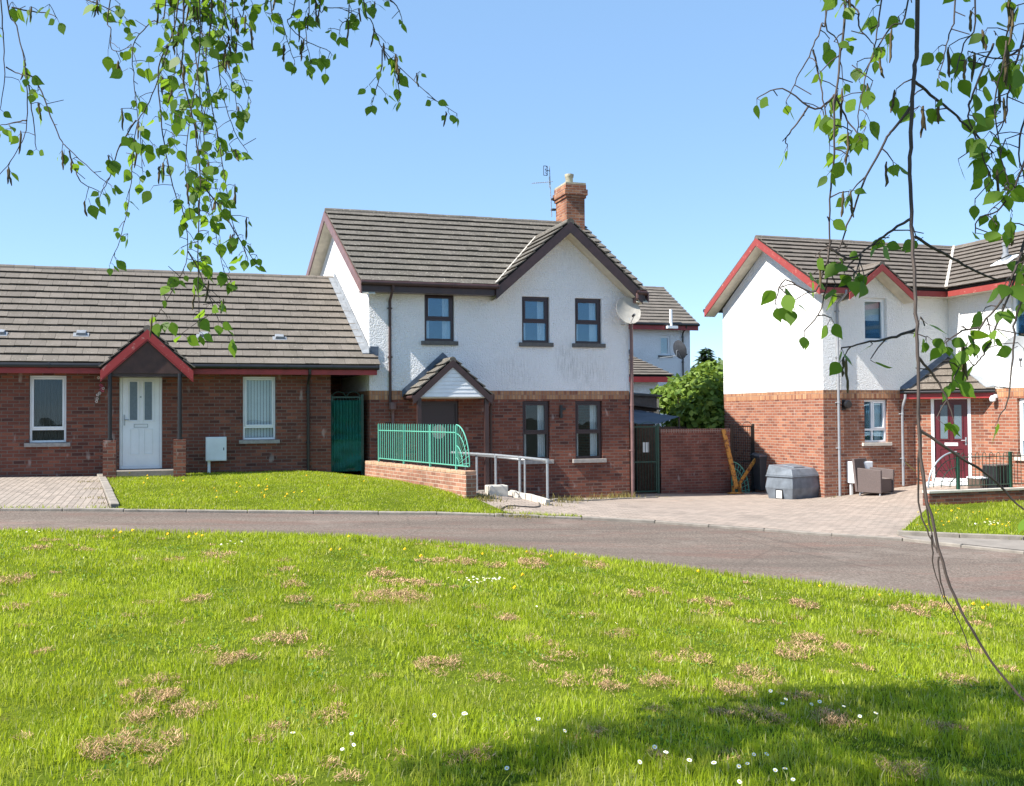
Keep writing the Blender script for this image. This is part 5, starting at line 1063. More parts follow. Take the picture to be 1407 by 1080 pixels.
_patch = [(205,960,22,14,1),(180,985,10,25,1),(195,985,14,14,1),(230,955,14,16,1),(258,978,28,9,1),(190,1005,14,16,1),(155,1030,30,12,1),(225,1025,22,14,1),(140,1038,16,8,1),(212,1048,12,6,.8),(175,940,9,12,.9),
 (340,965,11,16,.9),(378,1003,14,8,1),(358,1015,14,8,.8),(330,900,10,14,.9),(310,908,14,10,.9),(385,878,26,8,.9),(355,902,10,6,.8),(438,898,14,8,.8),(345,850,9,18,.7),(405,802,12,6,.8),(412,822,14,6,.8),(240,768,10,6,.8),(300,762,18,4,.7),(540,820,36,9,1),(520,788,14,6,.9),(478,835,12,5,.8),
 (50,752,12,6,.9),(10,797,20,7,.9),(25,832,14,5,.7),(60,895,9,9,.8),(270,822,14,5,.8),(590,915,14,16,1),(620,912,14,9,1),(460,950,9,12,.8),(455,985,18,12,.9),(695,848,9,6,.8),(540,1000,9,8,.7),(545,1042,12,9,.8),(660,1036,14,14,.9),(455,1052,9,14,.8),(480,1068,16,8,.8),(395,1075,18,6,.8),(690,1010,8,20,.6),
 (730,772,14,7,.9),(820,775,12,6,.8),(873,815,9,6,.8),(905,812,9,6,.7),(985,828,12,5,.8),(1105,828,10,6,.8),(1110,876,14,6,.9),(1160,890,12,8,.9),(955,903,14,10,1),(912,905,14,6,.8),(760,885,12,12,.8),(842,943,14,12,.9),(905,937,18,8,.9),(960,948,8,18,.8),(1040,930,20,12,.9),(1100,890,18,6,.8),(1140,922,7,10,.9),(1090,900,14,6,.8),(1010,948,18,9,.9),(1090,956,14,6,.9),(990,978,12,6,.9),(1047,985,24,8,1),(1147,990,24,10,1),(1000,1040,20,8,.5),(820,1007,12,9,.9),(902,1040,9,9,.9),(1245,1062,26,10,1),(1288,1000,12,7,.8),(1315,1000,8,9,.8),(1320,935,16,8,.7),(1250,838,14,6,.8),(1300,835,18,6,.8),(1345,858,8,7,.8),(1330,892,10,8,.7),(855,870,12,6,.6),(760,905,9,8,.7),(600,770,20,4,.6),(1100,830,9,5,.7),(560,800,30,5,.6),(640,770,12,4,.7),(680,775,10,4,.7)]
for px, py, rx, ry, s in _patch:
    p = on_ground(px, py+4); q = on_ground(px+rx, py+4); q2 = on_ground(px, py+4-ry); bare.append((p.x, p.y, (q-p).length*1.15, min((q2-p).length*.9, (q-p).length*2.2), s))
for _ in range(160):
    x, y = rng.uniform(-3, 9), rng.uniform(4, 13.5)
    if in_poly(np.array([x]), np.array([y]), near_poly)[0]: bare.append((x, y, rng.uniform(.03, .13), rng.uniform(.03, .1), rng.uniform(.35, .8)))
c18, s18 = RI.x, RI.y
def bare_at(x, y):
    out = np.zeros_like(x)
    for bx, by, rx, ry, s in bare:
        dx, dy = x-bx, y-by; a = (dx*c18+dy*s18)/rx; b = (-dx*s18+dy*c18)/ry; out = np.maximum(out, s*np.clip(1.15-np.sqrt(a*a+b*b)+.6*vnoise(x, y, 30, 4), 0, 1))
    return out
def lawn_blades():
    XX, YY, HH, WW = [], [], [], []
    for d0, d1, dens, w in ((2.6, 5.5, 6500, .0046), (5.5, 8.5, 4600, .0062), (8.5, 18, 2300, .0095)):
        A = .62*(d1**2-d0**2)+2.8*(d1-d0); n = int(A*dens); d = np.sqrt(rng.uniform(d0*d0, d1*d1, n)); s = rng.uniform(-1, 1, n)*(d*.62+1.4)
        x, y = d*FW.x+s*RI.x, d*FW.y+s*RI.y; k = in_poly(x, y, near_poly); x, y = x[k], y[k]
        c = vnoise(x, y, 7, 1); k = rng.uniform(0, 1, len(x)) < (1-.8*bare_at(x, y))*np.clip(.85+.25*c, .55, 1); x, y = x[k], y[k]
        hgt = np.clip(.043+.016*vnoise(x, y, 2.2, 2)+.018*vnoise(x, y, 9, 3), .022, .13)*rng.uniform(.6, 1.4, len(x)); edge_ = 1
        XX.append(x); YY.append(y); HH.append(hgt); WW.append(np.full(len(x), w)*rng.uniform(.7, 1.3, len(x)))
    blades('grass', np.concatenate(XX), np.concatenate(YY), np.concatenate(HH), np.concatenate(WW), 'grass', .5)
    n = 60000; d = np.sqrt(rng.uniform(9, 200, n)); s_ = rng.uniform(-1, 1, n)*(d*.68+.3); x, y = d*FW.x+s_*RI.x, d*FW.y+s_*RI.y   # coarser tufts
    k = in_poly(x, y, near_poly) & (vnoise(x, y, 11, 21)+.5*vnoise(x, y, 31, 22) > .45); x, y = x[k], y[k]; blades('grass', x, y, rng.uniform(.04, .105, len(x)), np.where(view_d(x, y) < 6, .0062, .0095), 'grass', .62)
    n = 52000; d = np.sqrt(rng.uniform(9, 130, n)); s_ = rng.uniform(-1, 1, n)*(d*.68+.3); x, y = d*FW.x+s_*RI.x, d*FW.y+s_*RI.y   # clover and broad low leaves
    k = in_poly(x, y, near_poly) & (vnoise(x, y, 5, 31)+.6*vnoise(x, y, 14, 32) > .75); x, y = x[k], y[k]; blades('ground_cover', x, y, rng.uniform(.012, .026, len(x)), rng.uniform(.009, .016, len(x)), 'clover', .3, .9, z0=hz_np(x, y)+rng.uniform(.02, .042, len(x)))
    # ragged longer fringe along the road edge
    fx, fy = [], []
    for p, q in zip(near_edge, near_edge[1:]):
        L = math.hypot(q[0]-p[0], q[1]-p[1]); n = int(L*420); t = rng.uniform(0, 1, n); o = rng.normal(0, .05, n); nx, ny = -(q[1]-p[1])/L, (q[0]-p[0])/L
        fx.append(p[0]+(q[0]-p[0])*t+nx*o); fy.append(p[1]+(q[1]-p[1])*t+ny*o)
    fx, fy = np.concatenate(fx), np.concatenate(fy); k = (fx > -5) & (fx < 13); fx, fy = fx[k], fy[k]
    blades('grass', fx, fy, rng.uniform(.03, .1, len(fx)), np.full(len(fx), .009), 'grass', .5)
    x, y = scatter(lawn2, 75000); hg = np.clip(.045+.015*vnoise(x, y, 3, 8), .02, .08)*rng.uniform(.6, 1.3, len(x)); blades('grass', x, y, hg, np.full(len(x), .011), 'grass', .5)
    x, y = scatter(rlawn, 42000); hg = np.clip(.07+.03*vnoise(x, y, 3, 9), .03, .14)*rng.uniform(.6, 1.4, len(x)); blades('grass', x, y, hg, np.full(len(x), .01), 'grass', .5)
    # strips of growth along the kerb and house foot
    fx, fy = [], []
    for i in range(len(le)-1):
        p, q = le[i], le[i+1]
        if q[0] < -6 or p[0] > lawn_tip.x: continue
        L = math.hypot(q[0]-p[0], q[1]-p[1]); n = int(L*(260 if p[0] > xb else 60)); t = rng.uniform(0, 1, n); fx.append(p[0]+(q[0]-p[0])*t); fy.append(p[1]+(q[1]-p[1])*t+rng.normal(-.02, .03, n))
    fx, fy = np.concatenate(fx), np.concatenate(fy); blades('grass', fx, fy, rng.uniform(.03, .085, len(fx)), np.full(len(fx), .012), 'grass', .6)
lawn_blades()
def dry_grass():
    XX, YY, ZZ, HH = [], [], [], []
    for bx, by, rx, ry, s in bare:
        d = view_d(bx, by); n = int(min(9000, max(50, 3.14*rx*ry*s*(19000 if d < 6 else 12000 if d < 9 else 9000)))); a = rng.uniform(0, 6.28, n); r = np.sqrt(rng.uniform(0, 1, n))*1.3
        u, v = rx*r*np.cos(a), ry*r*np.sin(a); x, y = bx+u*c18-v*s18, by+u*s18+v*c18
        w = np.clip(.7-r*r*.45+.85*vnoise(x, y, 24, 4)+.5*vnoise(x, y, 70, 6), 0, 1); k = rng.uniform(0, 1, n) < .1+.9*np.minimum(1, w*1.25)**1.2; x, y, w = x[k], y[k], w[k]
        XX.append(x); YY.append(y); ZZ.append(hz_np(x, y)+.02+w*rng.uniform(0, .05, len(x))*min(1, rx*9)*s); HH.append(rng.uniform(.014, .055, len(x))*(1 if d < 7 else 1.25))
    X, Y, Z, H = map(np.concatenate, (XX, YY, ZZ, HH)); d = view_d(X, Y)
    blades('dry_grass_clippings', X, Y, H, np.where(d < 6, .0035, np.where(d < 9, .005, .008)), 'dry', .3, 1.2, z0=Z)
dry_grass()
def weeds():
    XX, YY, HH = [], [], []
    for px, py, n, h in [(660,684,140,.16),(668,688,90,.12),(770,690,60,.16),(782,688,70,.18),(800,687,50,.12),(822,686,60,.22),(843,685,70,.2),(858,684,60,.24),(868,684,40,.14),(695,699,60,.1),(715,710,60,.08),(735,711,40,.07),(765,695,30,.1),(905,683,20,.08),(690,707,40,.07),(205,646,40,.08),(240,648,60,.14),(265,648,40,.1),(120,662,60,.05),(128,672,50,.05),(138,684,60,.05),(146,692,50,.05),(580,636,40,.06),(545,633,40,.06),(68,654,20,.09),(1144,684,20,.08)]:
        p = on_ground(px, py); XX.append(rng.normal(p.x, .16, n)); YY.append(rng.normal(p.y, .07, n)); HH.append(rng.uniform(.3, 1, n)*h)
    X, Y, H = map(np.concatenate, (XX, YY, HH)); z = hz_np(X, Y); blades('weeds', X, Y, H, np.full(len(X), .014), 'weed', .5, z0=z)
weeds()
def leaf_cloud(blobs, n, size, up=.35, squash=1):
    """leaf cards spread through a union of ellipsoid lobes, denser towards each lobe's shell"""
    C = np.array([b[:3] for b in blobs]); R = np.array([b[3:6] for b in blobs]); w = R.prod(1)**(2/3); w /= w.sum(); idx = rng.choice(len(blobs), n, p=w)
    d = rng.normal(0, 1, (n, 3)); d /= np.linalg.norm(d, axis=1)[:, None]; r = rng.uniform(0, 1, n)**.28; p = C[idx]+d*R[idx]*(r*rng.uniform(.9, 1.12, n))[:, None]
    nrm = d+rng.normal(0, .7, (n, 3)); nrm[:, 2] += up; nrm /= np.linalg.norm(nrm, axis=1)[:, None]; t = np.cross(nrm, rng.normal(0, 1, (n, 3))); t /= np.linalg.norm(t, axis=1)[:, None]; b = np.cross(nrm, t)
    s = size*rng.uniform(.6, 1.35, n)[:, None]; t, b = t*s, b*s*.62
    v = np.stack([p-t, p-t*.1+b, p+t*.5+b*.75, p+t*1.1, p+t*.5-b*.75, p-t*.1-b], 1).reshape(-1, 3); f = (np.arange(n)[:, None]*6+np.arange(6)[None]).ravel(); return v, f, np.full(n, 6)
def hedge():
    t = thing('hedge', (14.8, 28.3, .1), 'big bright green leafy bush rising behind the brick garden wall', 'bush'); bl = []
    for px, py, d, r in [(965,535,31,1.3),(985,520,32,1.2),(940,540,31.5,1.0),(920,545,31.5,.75),(960,565,30.5,1.3),(980,580,30.3,1.3),(945,575,31,1.1),(975,515,32.5,.9),(905,538,32,.55),(1000,560,31,1.3),(930,525,33,.6),(955,520,33,.7)]:
        q = at(px, py, d); bl.append((q.x+.12, q.y, q.z-.16, r*.82, r*.82, r*.62))
    v, f, s = leaf_cloud(bl, 11000, .1); np_mesh('foliage', v, f, s, 'hedge', t)
    mb = MB()
    for k in range(9): a = k*.7; mb.tube([V((14.7+.2*math.cos(a), 28.3+.2*math.sin(a), 0)), V((14.8+.5*math.cos(a), 28.4+.5*math.sin(a), 1.3)), V((14.9+1.1*math.cos(a), 28.5+1.1*math.sin(a), 2.9))], [.05, .035, .012], 6)
    mb.build('stem', 'bark', t)
hedge()
def conifer(px, py, D, h, w, label):
    top = at(px, py, D); base = V((top.x, top.y, top.z-h)); t = thing('conifer', base, label, 'tree'); MB().tube([base, top], [.16, .02], 8).build('trunk', 'bark', t)
    n = 2600; k = rng.uniform(0, 1, n)**.7; a = rng.uniform(0, 6.28, n); lay = np.floor(k*13)/13; r = w*(k*.9+.05)*rng.uniform(.2, 1, n)*(1.15-.5*(k*13-np.floor(k*13))); p = np.stack([top.x+r*np.cos(a), top.y+r*np.sin(a), top.z-k*h*.9], -1)
    out = np.stack([np.cos(a), np.sin(a), -.25+rng.normal(0, .3, n)], -1); sd = np.stack([-np.sin(a), np.cos(a), rng.normal(0, .4, n)], -1); L = w*.17*rng.uniform(.5, 1.2, n)[:, None]
    v = np.stack([p-sd*L*.3, p+out*L, p+sd*L*.3], 1).reshape(-1, 3); f = np.arange(n*3); np_mesh('crown', v, f, np.full(n, 3), 'conifer', t)
conifer(970, 478, 60, 6.2, 2.6, 'dark pointed conifer far behind the hedge, against the sky')
conifer(953, 502, 58, 4.5, .9, 'small slim conifer tip left of the larger conifer behind the hedge')
# ------------------------------------------------------------------ small flowers
def flower_meshes():
    mb = MB(); n = 14
    for k in range(n):
        a = 2*math.pi*k/n; d = V((math.cos(a), math.sin(a), 0)); s = V((-d.y, d.x, 0)); mb.add([d*.003+V((0, 0, .06)), d*.008+s*.0028+V((0, 0, .062)), d*.0125+V((0, 0, .061)), d*.008-s*.0028+V((0, 0, .062))], [(0, 1, 2, 3)], 0)
    mb.lathe(V((0, 0, .061)), [(.0048, 0), (.004, .002), (0, .003)], 10, 1); mb.tube([(0, 0, -.01), (0, 0, .06)], .001, 5, 2)
    d_ = mb.build('daisy', ['petal', 'yellow', 'stalk'], fixn=False)
    mb = MB()
    for L in range(3):
        for k in range(16):
            a = 2*math.pi*(k+L*.33)/16; d = V((math.cos(a), math.sin(a), 0)); s = V((-d.y, d.x, 0)); r = .021-.006*L; z = .075+.0045*L; mb.add([V((0, 0, z-.004)), d*r*.6+s*.0035+V((0, 0, z)), d*r+V((0, 0, z+.001+.002*L)), d*r*.6-s*.0035+V((0, 0, z))], [(0, 1, 2, 3)], 0)
    mb.tube([(0, 0, -.01), (0, 0, .075)], .0018, 5, 1); e_ = mb.build('dandelion', ['yellow', 'stalk'], fixn=False)
    return d_, e_
daisy0, dand0 = flower_meshes()
def plant(src, name, p, label, cat, group, s=1.0, lift=0):
    global _first
    o = src if src.get('label') is None else src.copy()
    if o is not src: COL.objects.link(o)
    o.location = (p.x, p.y, hz(p.x, p.y)+lift); o.scale = (s*.78, s*.78, s); o.rotation_euler = (random.uniform(.0, .7), random.uniform(-.4, .4), random.uniform(-.6, .3)); tag(o, label, cat, group)
for px, py in [(1075,968),(1073,975),(1124,968),(1157,976),(1181,990),(1198,989),(841,860),(742,997),(768,1008),(895,1031),(913,1047),(945,1056),(1032,1039),(1043,1046),(1012,1056),(1029,1057),(1062,1065),(1078,1071),(1090,1078),(590,987),(633,986),(632,990),(486,1012),(483,1026),(474,1036),(403,1022),(1060,952),(1110,972),(985,1062),(800,850),(735,832),(1010,1078),(870,1052),(700,1062)]:
    plant(daisy0, 'daisy', on_ground(px, py+8), 'white daisy with yellow eye open in the near lawn', 'daisy', 'daisies in the near lawn', random.uniform(.95, 1.3))
for k in range(26):
    plant(daisy0, 'daisy', on_ground(random.gauss(660, 18), random.gauss(803, 2.5)), 'white daisy in the dense cluster in the middle of the near lawn', 'daisy', 'daisy cluster in the middle of the near lawn', random.uniform(.9, 1.25))
for k in range(12):
    plant(daisy0, 'daisy', on_ground(random.uniform(20, 70) if k < 6 else random.uniform(300, 345), random.gauss(736, 2) if k < 6 else random.gauss(752, 2)), 'white daisy near the road edge at the left of the near lawn', 'daisy', 'daisies along the left road edge', random.uniform(.95, 1.3))
for px, py in [(163,735),(168,736),(187,734),(160,747),(230,738),(267,739),(262,742),(280,742),(482,742),(455,762),(468,760),(557,760),(580,772),(660,766),(758,772),(788,768),(721,764),(957,791),(1127,810),(1201,824),(1298,826),(1337,838),(1350,838),(708,818),(722,800),(1345,842)]:
    plant(dand0, 'dandelion', on_ground(px, py+3), 'yellow dandelion on the near lawn close to the road edge', 'dandelion', 'dandelions along the near road edge', random.uniform(1.0, 1.35))
for k in range(30):
    px = random.choice([random.uniform(165, 240), random.uniform(300, 420), random.uniform(240, 520), random.uniform(360, 370)]); p = on_ground(px, random.uniform(656, 696))
    plant(dand0, 'dandelion', p, 'yellow dandelion in the small lawn before the bungalow', 'dandelion', 'dandelions in the lawn before the bungalow', random.uniform(1.0, 1.5))
for k in range(34):
    p = on_ground(random.uniform(1258, 1400), random.uniform(706, 732))
    if k < 22: plant(dand0, 'dandelion', p, 'yellow dandelion in the lawn patch below the right front wall', 'dandelion', 'dandelions in the right lawn patch', random.uniform(1.0, 1.5), .03)
    else: plant(daisy0, 'daisy', on_ground(random.gauss(1372, 14), random.gauss(728, 2)), 'white daisy in the lawn patch below the right front wall', 'daisy', 'daisies in the right lawn patch', random.uniform(1.3, 1.9), .04)
# ------------------------------------------------------------------ weeping birch that hangs into the view
def birch():
    tb = V((-2.3, 1.1, hz(-2.3, 1.1))); T = thing('birch_tree', tb, 'weeping birch whose leafy twigs and catkins hang into the top of the view', 'tree')
    MB().tube([tb+V((0, 0, -.1)), tb+V((.03, 0, .5)), tb+V((.1, .1, 2.2)), tb+V((.05, .25, 4)), tb+V((.2, .3, 6.2)), tb+V((.25, .3, 8.5))], [.2, .15, .13, .11, .075, .03], 14).build('trunk', 'trunk', T, smooth=True)
    limbs = {'L': [tb+V((.08, .15, 3.2)), V((-1.5, 1.9, 4.6)), V((-.7, 2.6, 4.75)), V((.1, 2.95, 4.5)), V((.65, 2.95, 4.15)), V((1.0, 2.9, 3.95))], 'F': [tb+V((.05, .2, 2.9)), V((-1.7, 1.9, 4.3)), V((-1.0, 2.5, 4.35)), V((-.5, 2.8, 4.15))],
             'R': [tb+V((.08, .2, 3.5)), V((-1.0, 1.2, 4.7)), V((0, 1.25, 4.7)), V((.8, 1.45, 4.35)), V((1.35, 1.5, 3.8)), V((1.75, 1.5, 3.5))], 'C': [tb+V((.05, .25, 4)), V((-1.9, 2.6, 6)), V((-1.3, 3.8, 6.6)), V((-.6, 4.6, 6.3))]}
    LS = {}
    for k, pts in limbs.items():
        sm = []
        for i in range(len(pts)-1):
            for j in range(8):
                a, b, c, d = pts[max(0, i-1)], pts[i], pts[i+1], pts[min(len(pts)-1, i+2)]; t = j/8; sm.append(.5*((2*b)+(c-a)*t+(2*a-5*b+4*c-d)*t*t+(3*b-a-3*c+d)*t**3))
        sm.append(pts[-1]); LS[k] = sm; n = len(sm); MB().tube(sm, [.055*(1-i/n)**.8+.006 for i in range(n)], 10).build('branch', 'bark', T, smooth=True)
    def smooth(P, m=5):
        out = []
        for i in range(len(P)-1):
            a, b, c, d = P[max(0, i-1)], P[i], P[i+1], P[min(len(P)-1, i+2)]
            for j in range(m): t = j/m; out.append(.5*((2*b)+(c-a)*t+(2*a-5*b+4*c-d)*t*t+(3*b-a-3*c+d)*t**3))
        return out+[P[-1]]
    LV, LF, LS_ = [], [], []
    outline = [(0, 0), (.1, .22), (.3, .39), (.48, .4), (.72, .26), (.9, .1), (1.08, 0), (.9, -.1), (.72, -.26), (.48, -.4), (.3, -.39), (.1, -.22)]
    class Acc: pass
    def leaf(A, p, s, down=.75):
        d = V((random.gauss(0, .55), random.gauss(0, .55), -down+random.gauss(0, .25))).normalized(); n = V((random.gauss(0, 1), random.gauss(-.5, 1), random.gauss(.3, .6))); n = (n-d*n.dot(d)).normalized(); b = d.cross(n); st = p+d*s*.45
        A.t.tube([p, st], [.0007, .0005], 4, caps=False); k = len(A.v); fold = random.uniform(.05, .35); cur = random.uniform(-.2, .25)
        for u, w in outline: A.v.append(st+d*(u*s)+b*(w*s*.95)+n*(abs(w)*fold*s+cur*s*u*u))
        A.f += list(range(k, k+12)); A.s.append(12)
    def catkin(A, p, L):
        cx, cy = random.gauss(0, .006), random.gauss(0, .006); q = [p+V((cx*(i/6)**2+random.gauss(0, .0008), cy*(i/6)**2+random.gauss(0, .0008), -L*i/6)) for i in range(7)]; m = MB(); m.tube(q, [.0012]+[random.uniform(.0022, .0032) for _ in range(5)]+[.001], 6); A.c.append(m)
    def spray(limb, twigs, dens, ls, label=None, catk=.25, r0=.0022):
        A = Acc(); A.v, A.f, A.s, A.t, A.c = [], [], [], MB(), []
        for px, D, opt in twigs:
            rr = opt.get('r', r0); dd = opt.get('dens', dens)*(1.75 if limb == 'R' else 1.3); P = []; D0, D1 = D if isinstance(D, tuple) else (D, D)
            for i, (x, y) in enumerate(px): P.append(at(x, y, D0+(D1-D0)*i/max(1, len(px)-1)+(random.uniform(-.012, .012) if i else 0)))
            if px[0][1] <= 4 and not opt.get('free'):
                lp = min(LS[limb], key=lambda q: (V((q.x, q.y, 0))-V((P[0].x, P[0].y, 0))).length+.3*abs(q.z-P[0].z-.6)); P = [lp, lp.lerp(P[0], .45)+V((0, 0, .08))]+P
            sm = smooth(P); n = len(sm)
            sm = [q+V((random.gauss(0, .0009), random.gauss(0, .0009), random.gauss(0, .0006))) if 0 < i < n-1 else q for i, q in enumerate(sm)]
            A.t.tube(sm, [rr*(1-.6*i/n) for i in range(n)], 6)
            acc = random.uniform(0, .05)
            for i in range(1, n):
                a, b = sm[i-1], sm[i]; L = (b-a).length; pos = 0
                while dd > 0 and acc+(L-pos) > 1/dd:
                    pos += 1/dd-acc; acc = 0; q = a.lerp(b, min(1, pos/L))
                    if q.z > EYE.z+2.3: continue
                    if random.random() < .8:                          # a short spur with a leaf or three
                        tip = q+V((random.gauss(0, .022), random.gauss(0, .022), random.gauss(-.008, .015))); A.t.tube([q, q.lerp(tip, .5)+V((0, 0, .003)), tip], [rr*.5, rr*.42, .0009], 5)
                        for _ in range(random.choice((1, 1, 2, 2, 3))): leaf(A, tip+V((random.gauss(0, .003),)*3), ls*random.uniform(.55, 1.25))
                        if random.random() < catk:
                            for _ in range(random.choice((1, 1, 2))): catkin(A, tip+V((random.gauss(0, .006), random.gauss(0, .006), 0)), random.uniform(.035, .068))
                    else: A.t.tube([q, q+V((random.gauss(0, .02), random.gauss(0, .02), random.gauss(0, .015)))], [rr*.5, .001], 5)
                acc += L-pos
            if dd > 0:
                for _ in range(2): leaf(A, sm[-1], ls*random.uniform(.6, 1.1))
        for px_, py_, D, kind in opt_leaves.get(limb, []):
            if kind == 'l': leaf(A, at(px_, py_, D), ls*1.15)
            else: catkin(A, at(px_, py_, D), .055)
        tw = A.t.build('twig', 'bark', T, smooth=True); 
        o = np_mesh('leaves', [tuple(q) for q in A.v], A.f, A.s, 'leaf', None); o.parent = tw; off = ORG['twig' if tw.name == 'twig' else tw.name]; a = np.array([tuple(q) for q in A.v])-np.array(off); o.data.vertices.foreach_set('co', a.astype(np.float32).ravel()); o.data.update()
        for m in A.c: m.build('catkin', 'catkin', tw, smooth=True)
    opt_leaves = {}
    spray('F', [([(10,0),(22,35),(36,100),(37,165),(30,195),(10,228),(-14,252)], 2.7, {'dens': 7}), ([(2,0),(5,60),(6,110),(0,150)], 2.6, {'dens': 6}), ([(36,100),(50,112),(62,140),(82,190),(95,205),(133,240),(152,254)], 2.7, {'free': 1, 'dens': 13}), ([(8,92),(22,100),(37,104)], 2.65, {'free': 1, 'dens': 5}), ([(95,207),(103,232),(112,250),(135,262)], 2.7, {'free': 1, 'dens': 12}), ([(16,10),(45,16),(65,18),(78,24)], 2.68, {'free': 1, 'dens': 14}), ([(37,165),(20,168),(0,172)], 2.7, {'free': 1, 'dens': 8}), ([(37,104),(44,150),(50,205)], 2.75, {'free': 1, 'dens': 9})], 11, .036, catk=.45)
    spray('L', [([(228,0),(207,30),(183,62),(184,110),(192,180),(196,235)], 2.85, {}), ([(245,0),(232,60),(222,92),(205,140),(187,175),(180,250),(170,310),(157,352)], 2.8, {'dens': 16}), ([(253,0),(252,60),(250,100),(262,150),(270,190),(275,250),(272,330),(273,400),(274,455)], 2.75, {'r': .0028}),
        ([(232,60),(218,92),(220,150),(228,210),(240,265),(252,290),(258,345),(245,385),(213,437)], 2.9, {'free': 1}), ([(290,0),(283,80),(292,150),(300,190),(310,250),(318,300),(338,350)], 2.8, {}), ([(310,0),(300,60),(304,120),(322,180),(340,208)], 2.95, {}), ([(262,0),(268,70),(276,140),(284,220),(290,280),(300,340),(312,385)], 3.0, {}), ([(275,0),(272,90),(262,160),(255,230),(262,300)], 2.7, {}), ([(240,0),(243,70),(236,150),(240,200)], 3.05, {}),
        ([(300,0),(312,60),(330,100),(345,140)], 3.0, {}), ([(320,0),(318,50),(330,85)], 2.9, {'dens': 26}), ([(265,0),(290,60),(318,110),(325,150)], 2.85, {'dens': 26}), ([(283,0),(300,40),(335,66)], 2.9, {'dens': 24}), ([(150,0),(152,40),(154,68),(170,68),(180,60)], 2.95, {'dens': 22}), ([(120,0),(140,8),(168,22)], 3, {'dens': 24, 'free': 1}), ([(258,345),(275,375),(288,410),(300,440)], 2.8, {'free': 1, 'dens': 30}), ([(187,165),(165,200),(150,245),(140,262)], 2.8, {'free': 1, 'dens': 18}), ([(275,250),(305,290),(330,330),(352,362)], 2.75, {'free': 1, 'dens': 24}), ([(280,0),(278,60),(285,130),(272,200),(268,280)], 2.9, {'dens': 22}), ([(336,0),(330,20),(345,40)], 2.9, {'dens': 28})], 27, .036, catk=.2)
    spray('L', [([(372,0),(385,20),(396,60),(405,86)], 3.0, {'dens': 30}), ([(425,0),(420,30),(422,62),(428,85)], 3.0, {'dens': 22}), ([(405,0),(395,30),(418,55),(448,68),(456,75)], 3.05, {'dens': 20}), ([(500,0),(510,28),(520,55),(528,70),(560,103),(600,138),(628,156)], 3.0, {'dens': 16}), ([(525,68),(524,95),(518,118),(512,140)], 3.0, {'dens': 20, 'free': 1}), ([(480,0),(478,25),(470,32),(466,45)], 3.0, {'dens': 30}), ([(536,0),(545,8),(552,25)], 3.0, {'dens': 30, 'free': 1}), ([(528,72),(545,108),(550,135)], 3.05, {'dens': 22, 'free': 1}), ([(440,0),(448,10),(470,12),(490,22)], 3.0, {'dens': 26})], 23, .035, catk=.3)
    spray('R', [([(1261,0),(1258,80),(1255,110),(1252,180),(1251,240),(1254,330),(1259,430),(1262,500),(1263,590),(1275,690),(1300,790),(1330,855),(1370,920),(1412,968)], (1.8, 1.55), {'r': .0046, 'dens': 0}),
        ([(1257,112),(1285,135),(1315,160),(1345,190),(1365,210)], 1.8, {'free': 1, 'r': .003, 'dens': 20}), ([(1254,145),(1230,175),(1215,195),(1185,255),(1165,310),(1150,350)], 1.8, {'free': 1, 'r': .003, 'dens': 9}), ([(1253,300),(1220,320),(1190,342),(1160,372)], 1.78, {'free': 1, 'r': .0028, 'dens': 16}),
        ([(1257,325),(1300,350),(1340,372),(1375,385),(1412,372)], 1.78, {'free': 1, 'r': .0028, 'dens': 2}), ([(1260,452),(1225,464),(1195,470),(1156,478)], 1.75, {'free': 1, 'r': .0028, 'dens': 16}), ([(1261,490),(1285,520),(1300,545),(1310,575)], 1.75, {'free': 1, 'r': .0026, 'dens': 9}), ([(1263,590),(1310,622),(1360,655),(1395,690),(1412,705)], 1.72, {'free': 1, 'r': .003, 'dens': 2}), ([(1263,585),(1268,660),(1278,720),(1288,760)], 1.7, {'free': 1, 'r': .0024, 'dens': 0}), ([(1290,765),(1295,810),(1315,850),(1337,908)], 1.62, {'free': 1, 'r': .0016, 'dens': 0}), ([(1264,600),(1262,680),(1270,720),(1287,755),(1292,760)], 1.7, {'free': 1, 'r': .002, 'dens': 0}), ([(1280,735),(1284,780),(1298,830)], 1.66, {'free': 1, 'r': .0015, 'dens': 0}),
        ([(1162,0),(1155,70),(1147,140),(1146,210),(1140,290),(1138,370),(1128,425),(1105,455)], 1.8, {'r': .0028, 'dens': 13}), ([(1138,0),(1128,35),(1115,70),(1095,108),(1080,140)], 1.9, {'dens': 10}), ([(1117,68),(1125,105),(1132,145),(1140,200)], 1.9, {'free': 1, 'dens': 9}), ([(1112,145),(1095,170),(1080,190),(1082,200)], 1.9, {'free': 1, 'dens': 13}), ([(1147,130),(1165,165),(1182,190)], 1.85, {'free': 1, 'dens': 12}), ([(1248,0),(1225,35),(1200,75),(1186,120),(1178,180)], 1.9, {'dens': 17}), ([(1210,0),(1205,40),(1198,80),(1180,110)], 1.95, {'dens': 15}), ([(1160,0),(1178,15),(1182,40),(1200,60)], 1.9, {'dens': 12, 'free': 1}), ([(1135,0),(1150,55),(1158,110)], 1.95, {'dens': 8}), ([(1146,130),(1120,150),(1075,122),(1040,135)], 1.9, {'free': 1, 'dens': 9}), ([(1142,330),(1120,400),(1080,385),(1065,415)], 1.8, {'free': 1, 'dens': 14}), ([(1140,340),(1165,355),(1185,350),(1175,375)], 1.78, {'free': 1, 'dens': 30})], 19, .032, catk=.18)
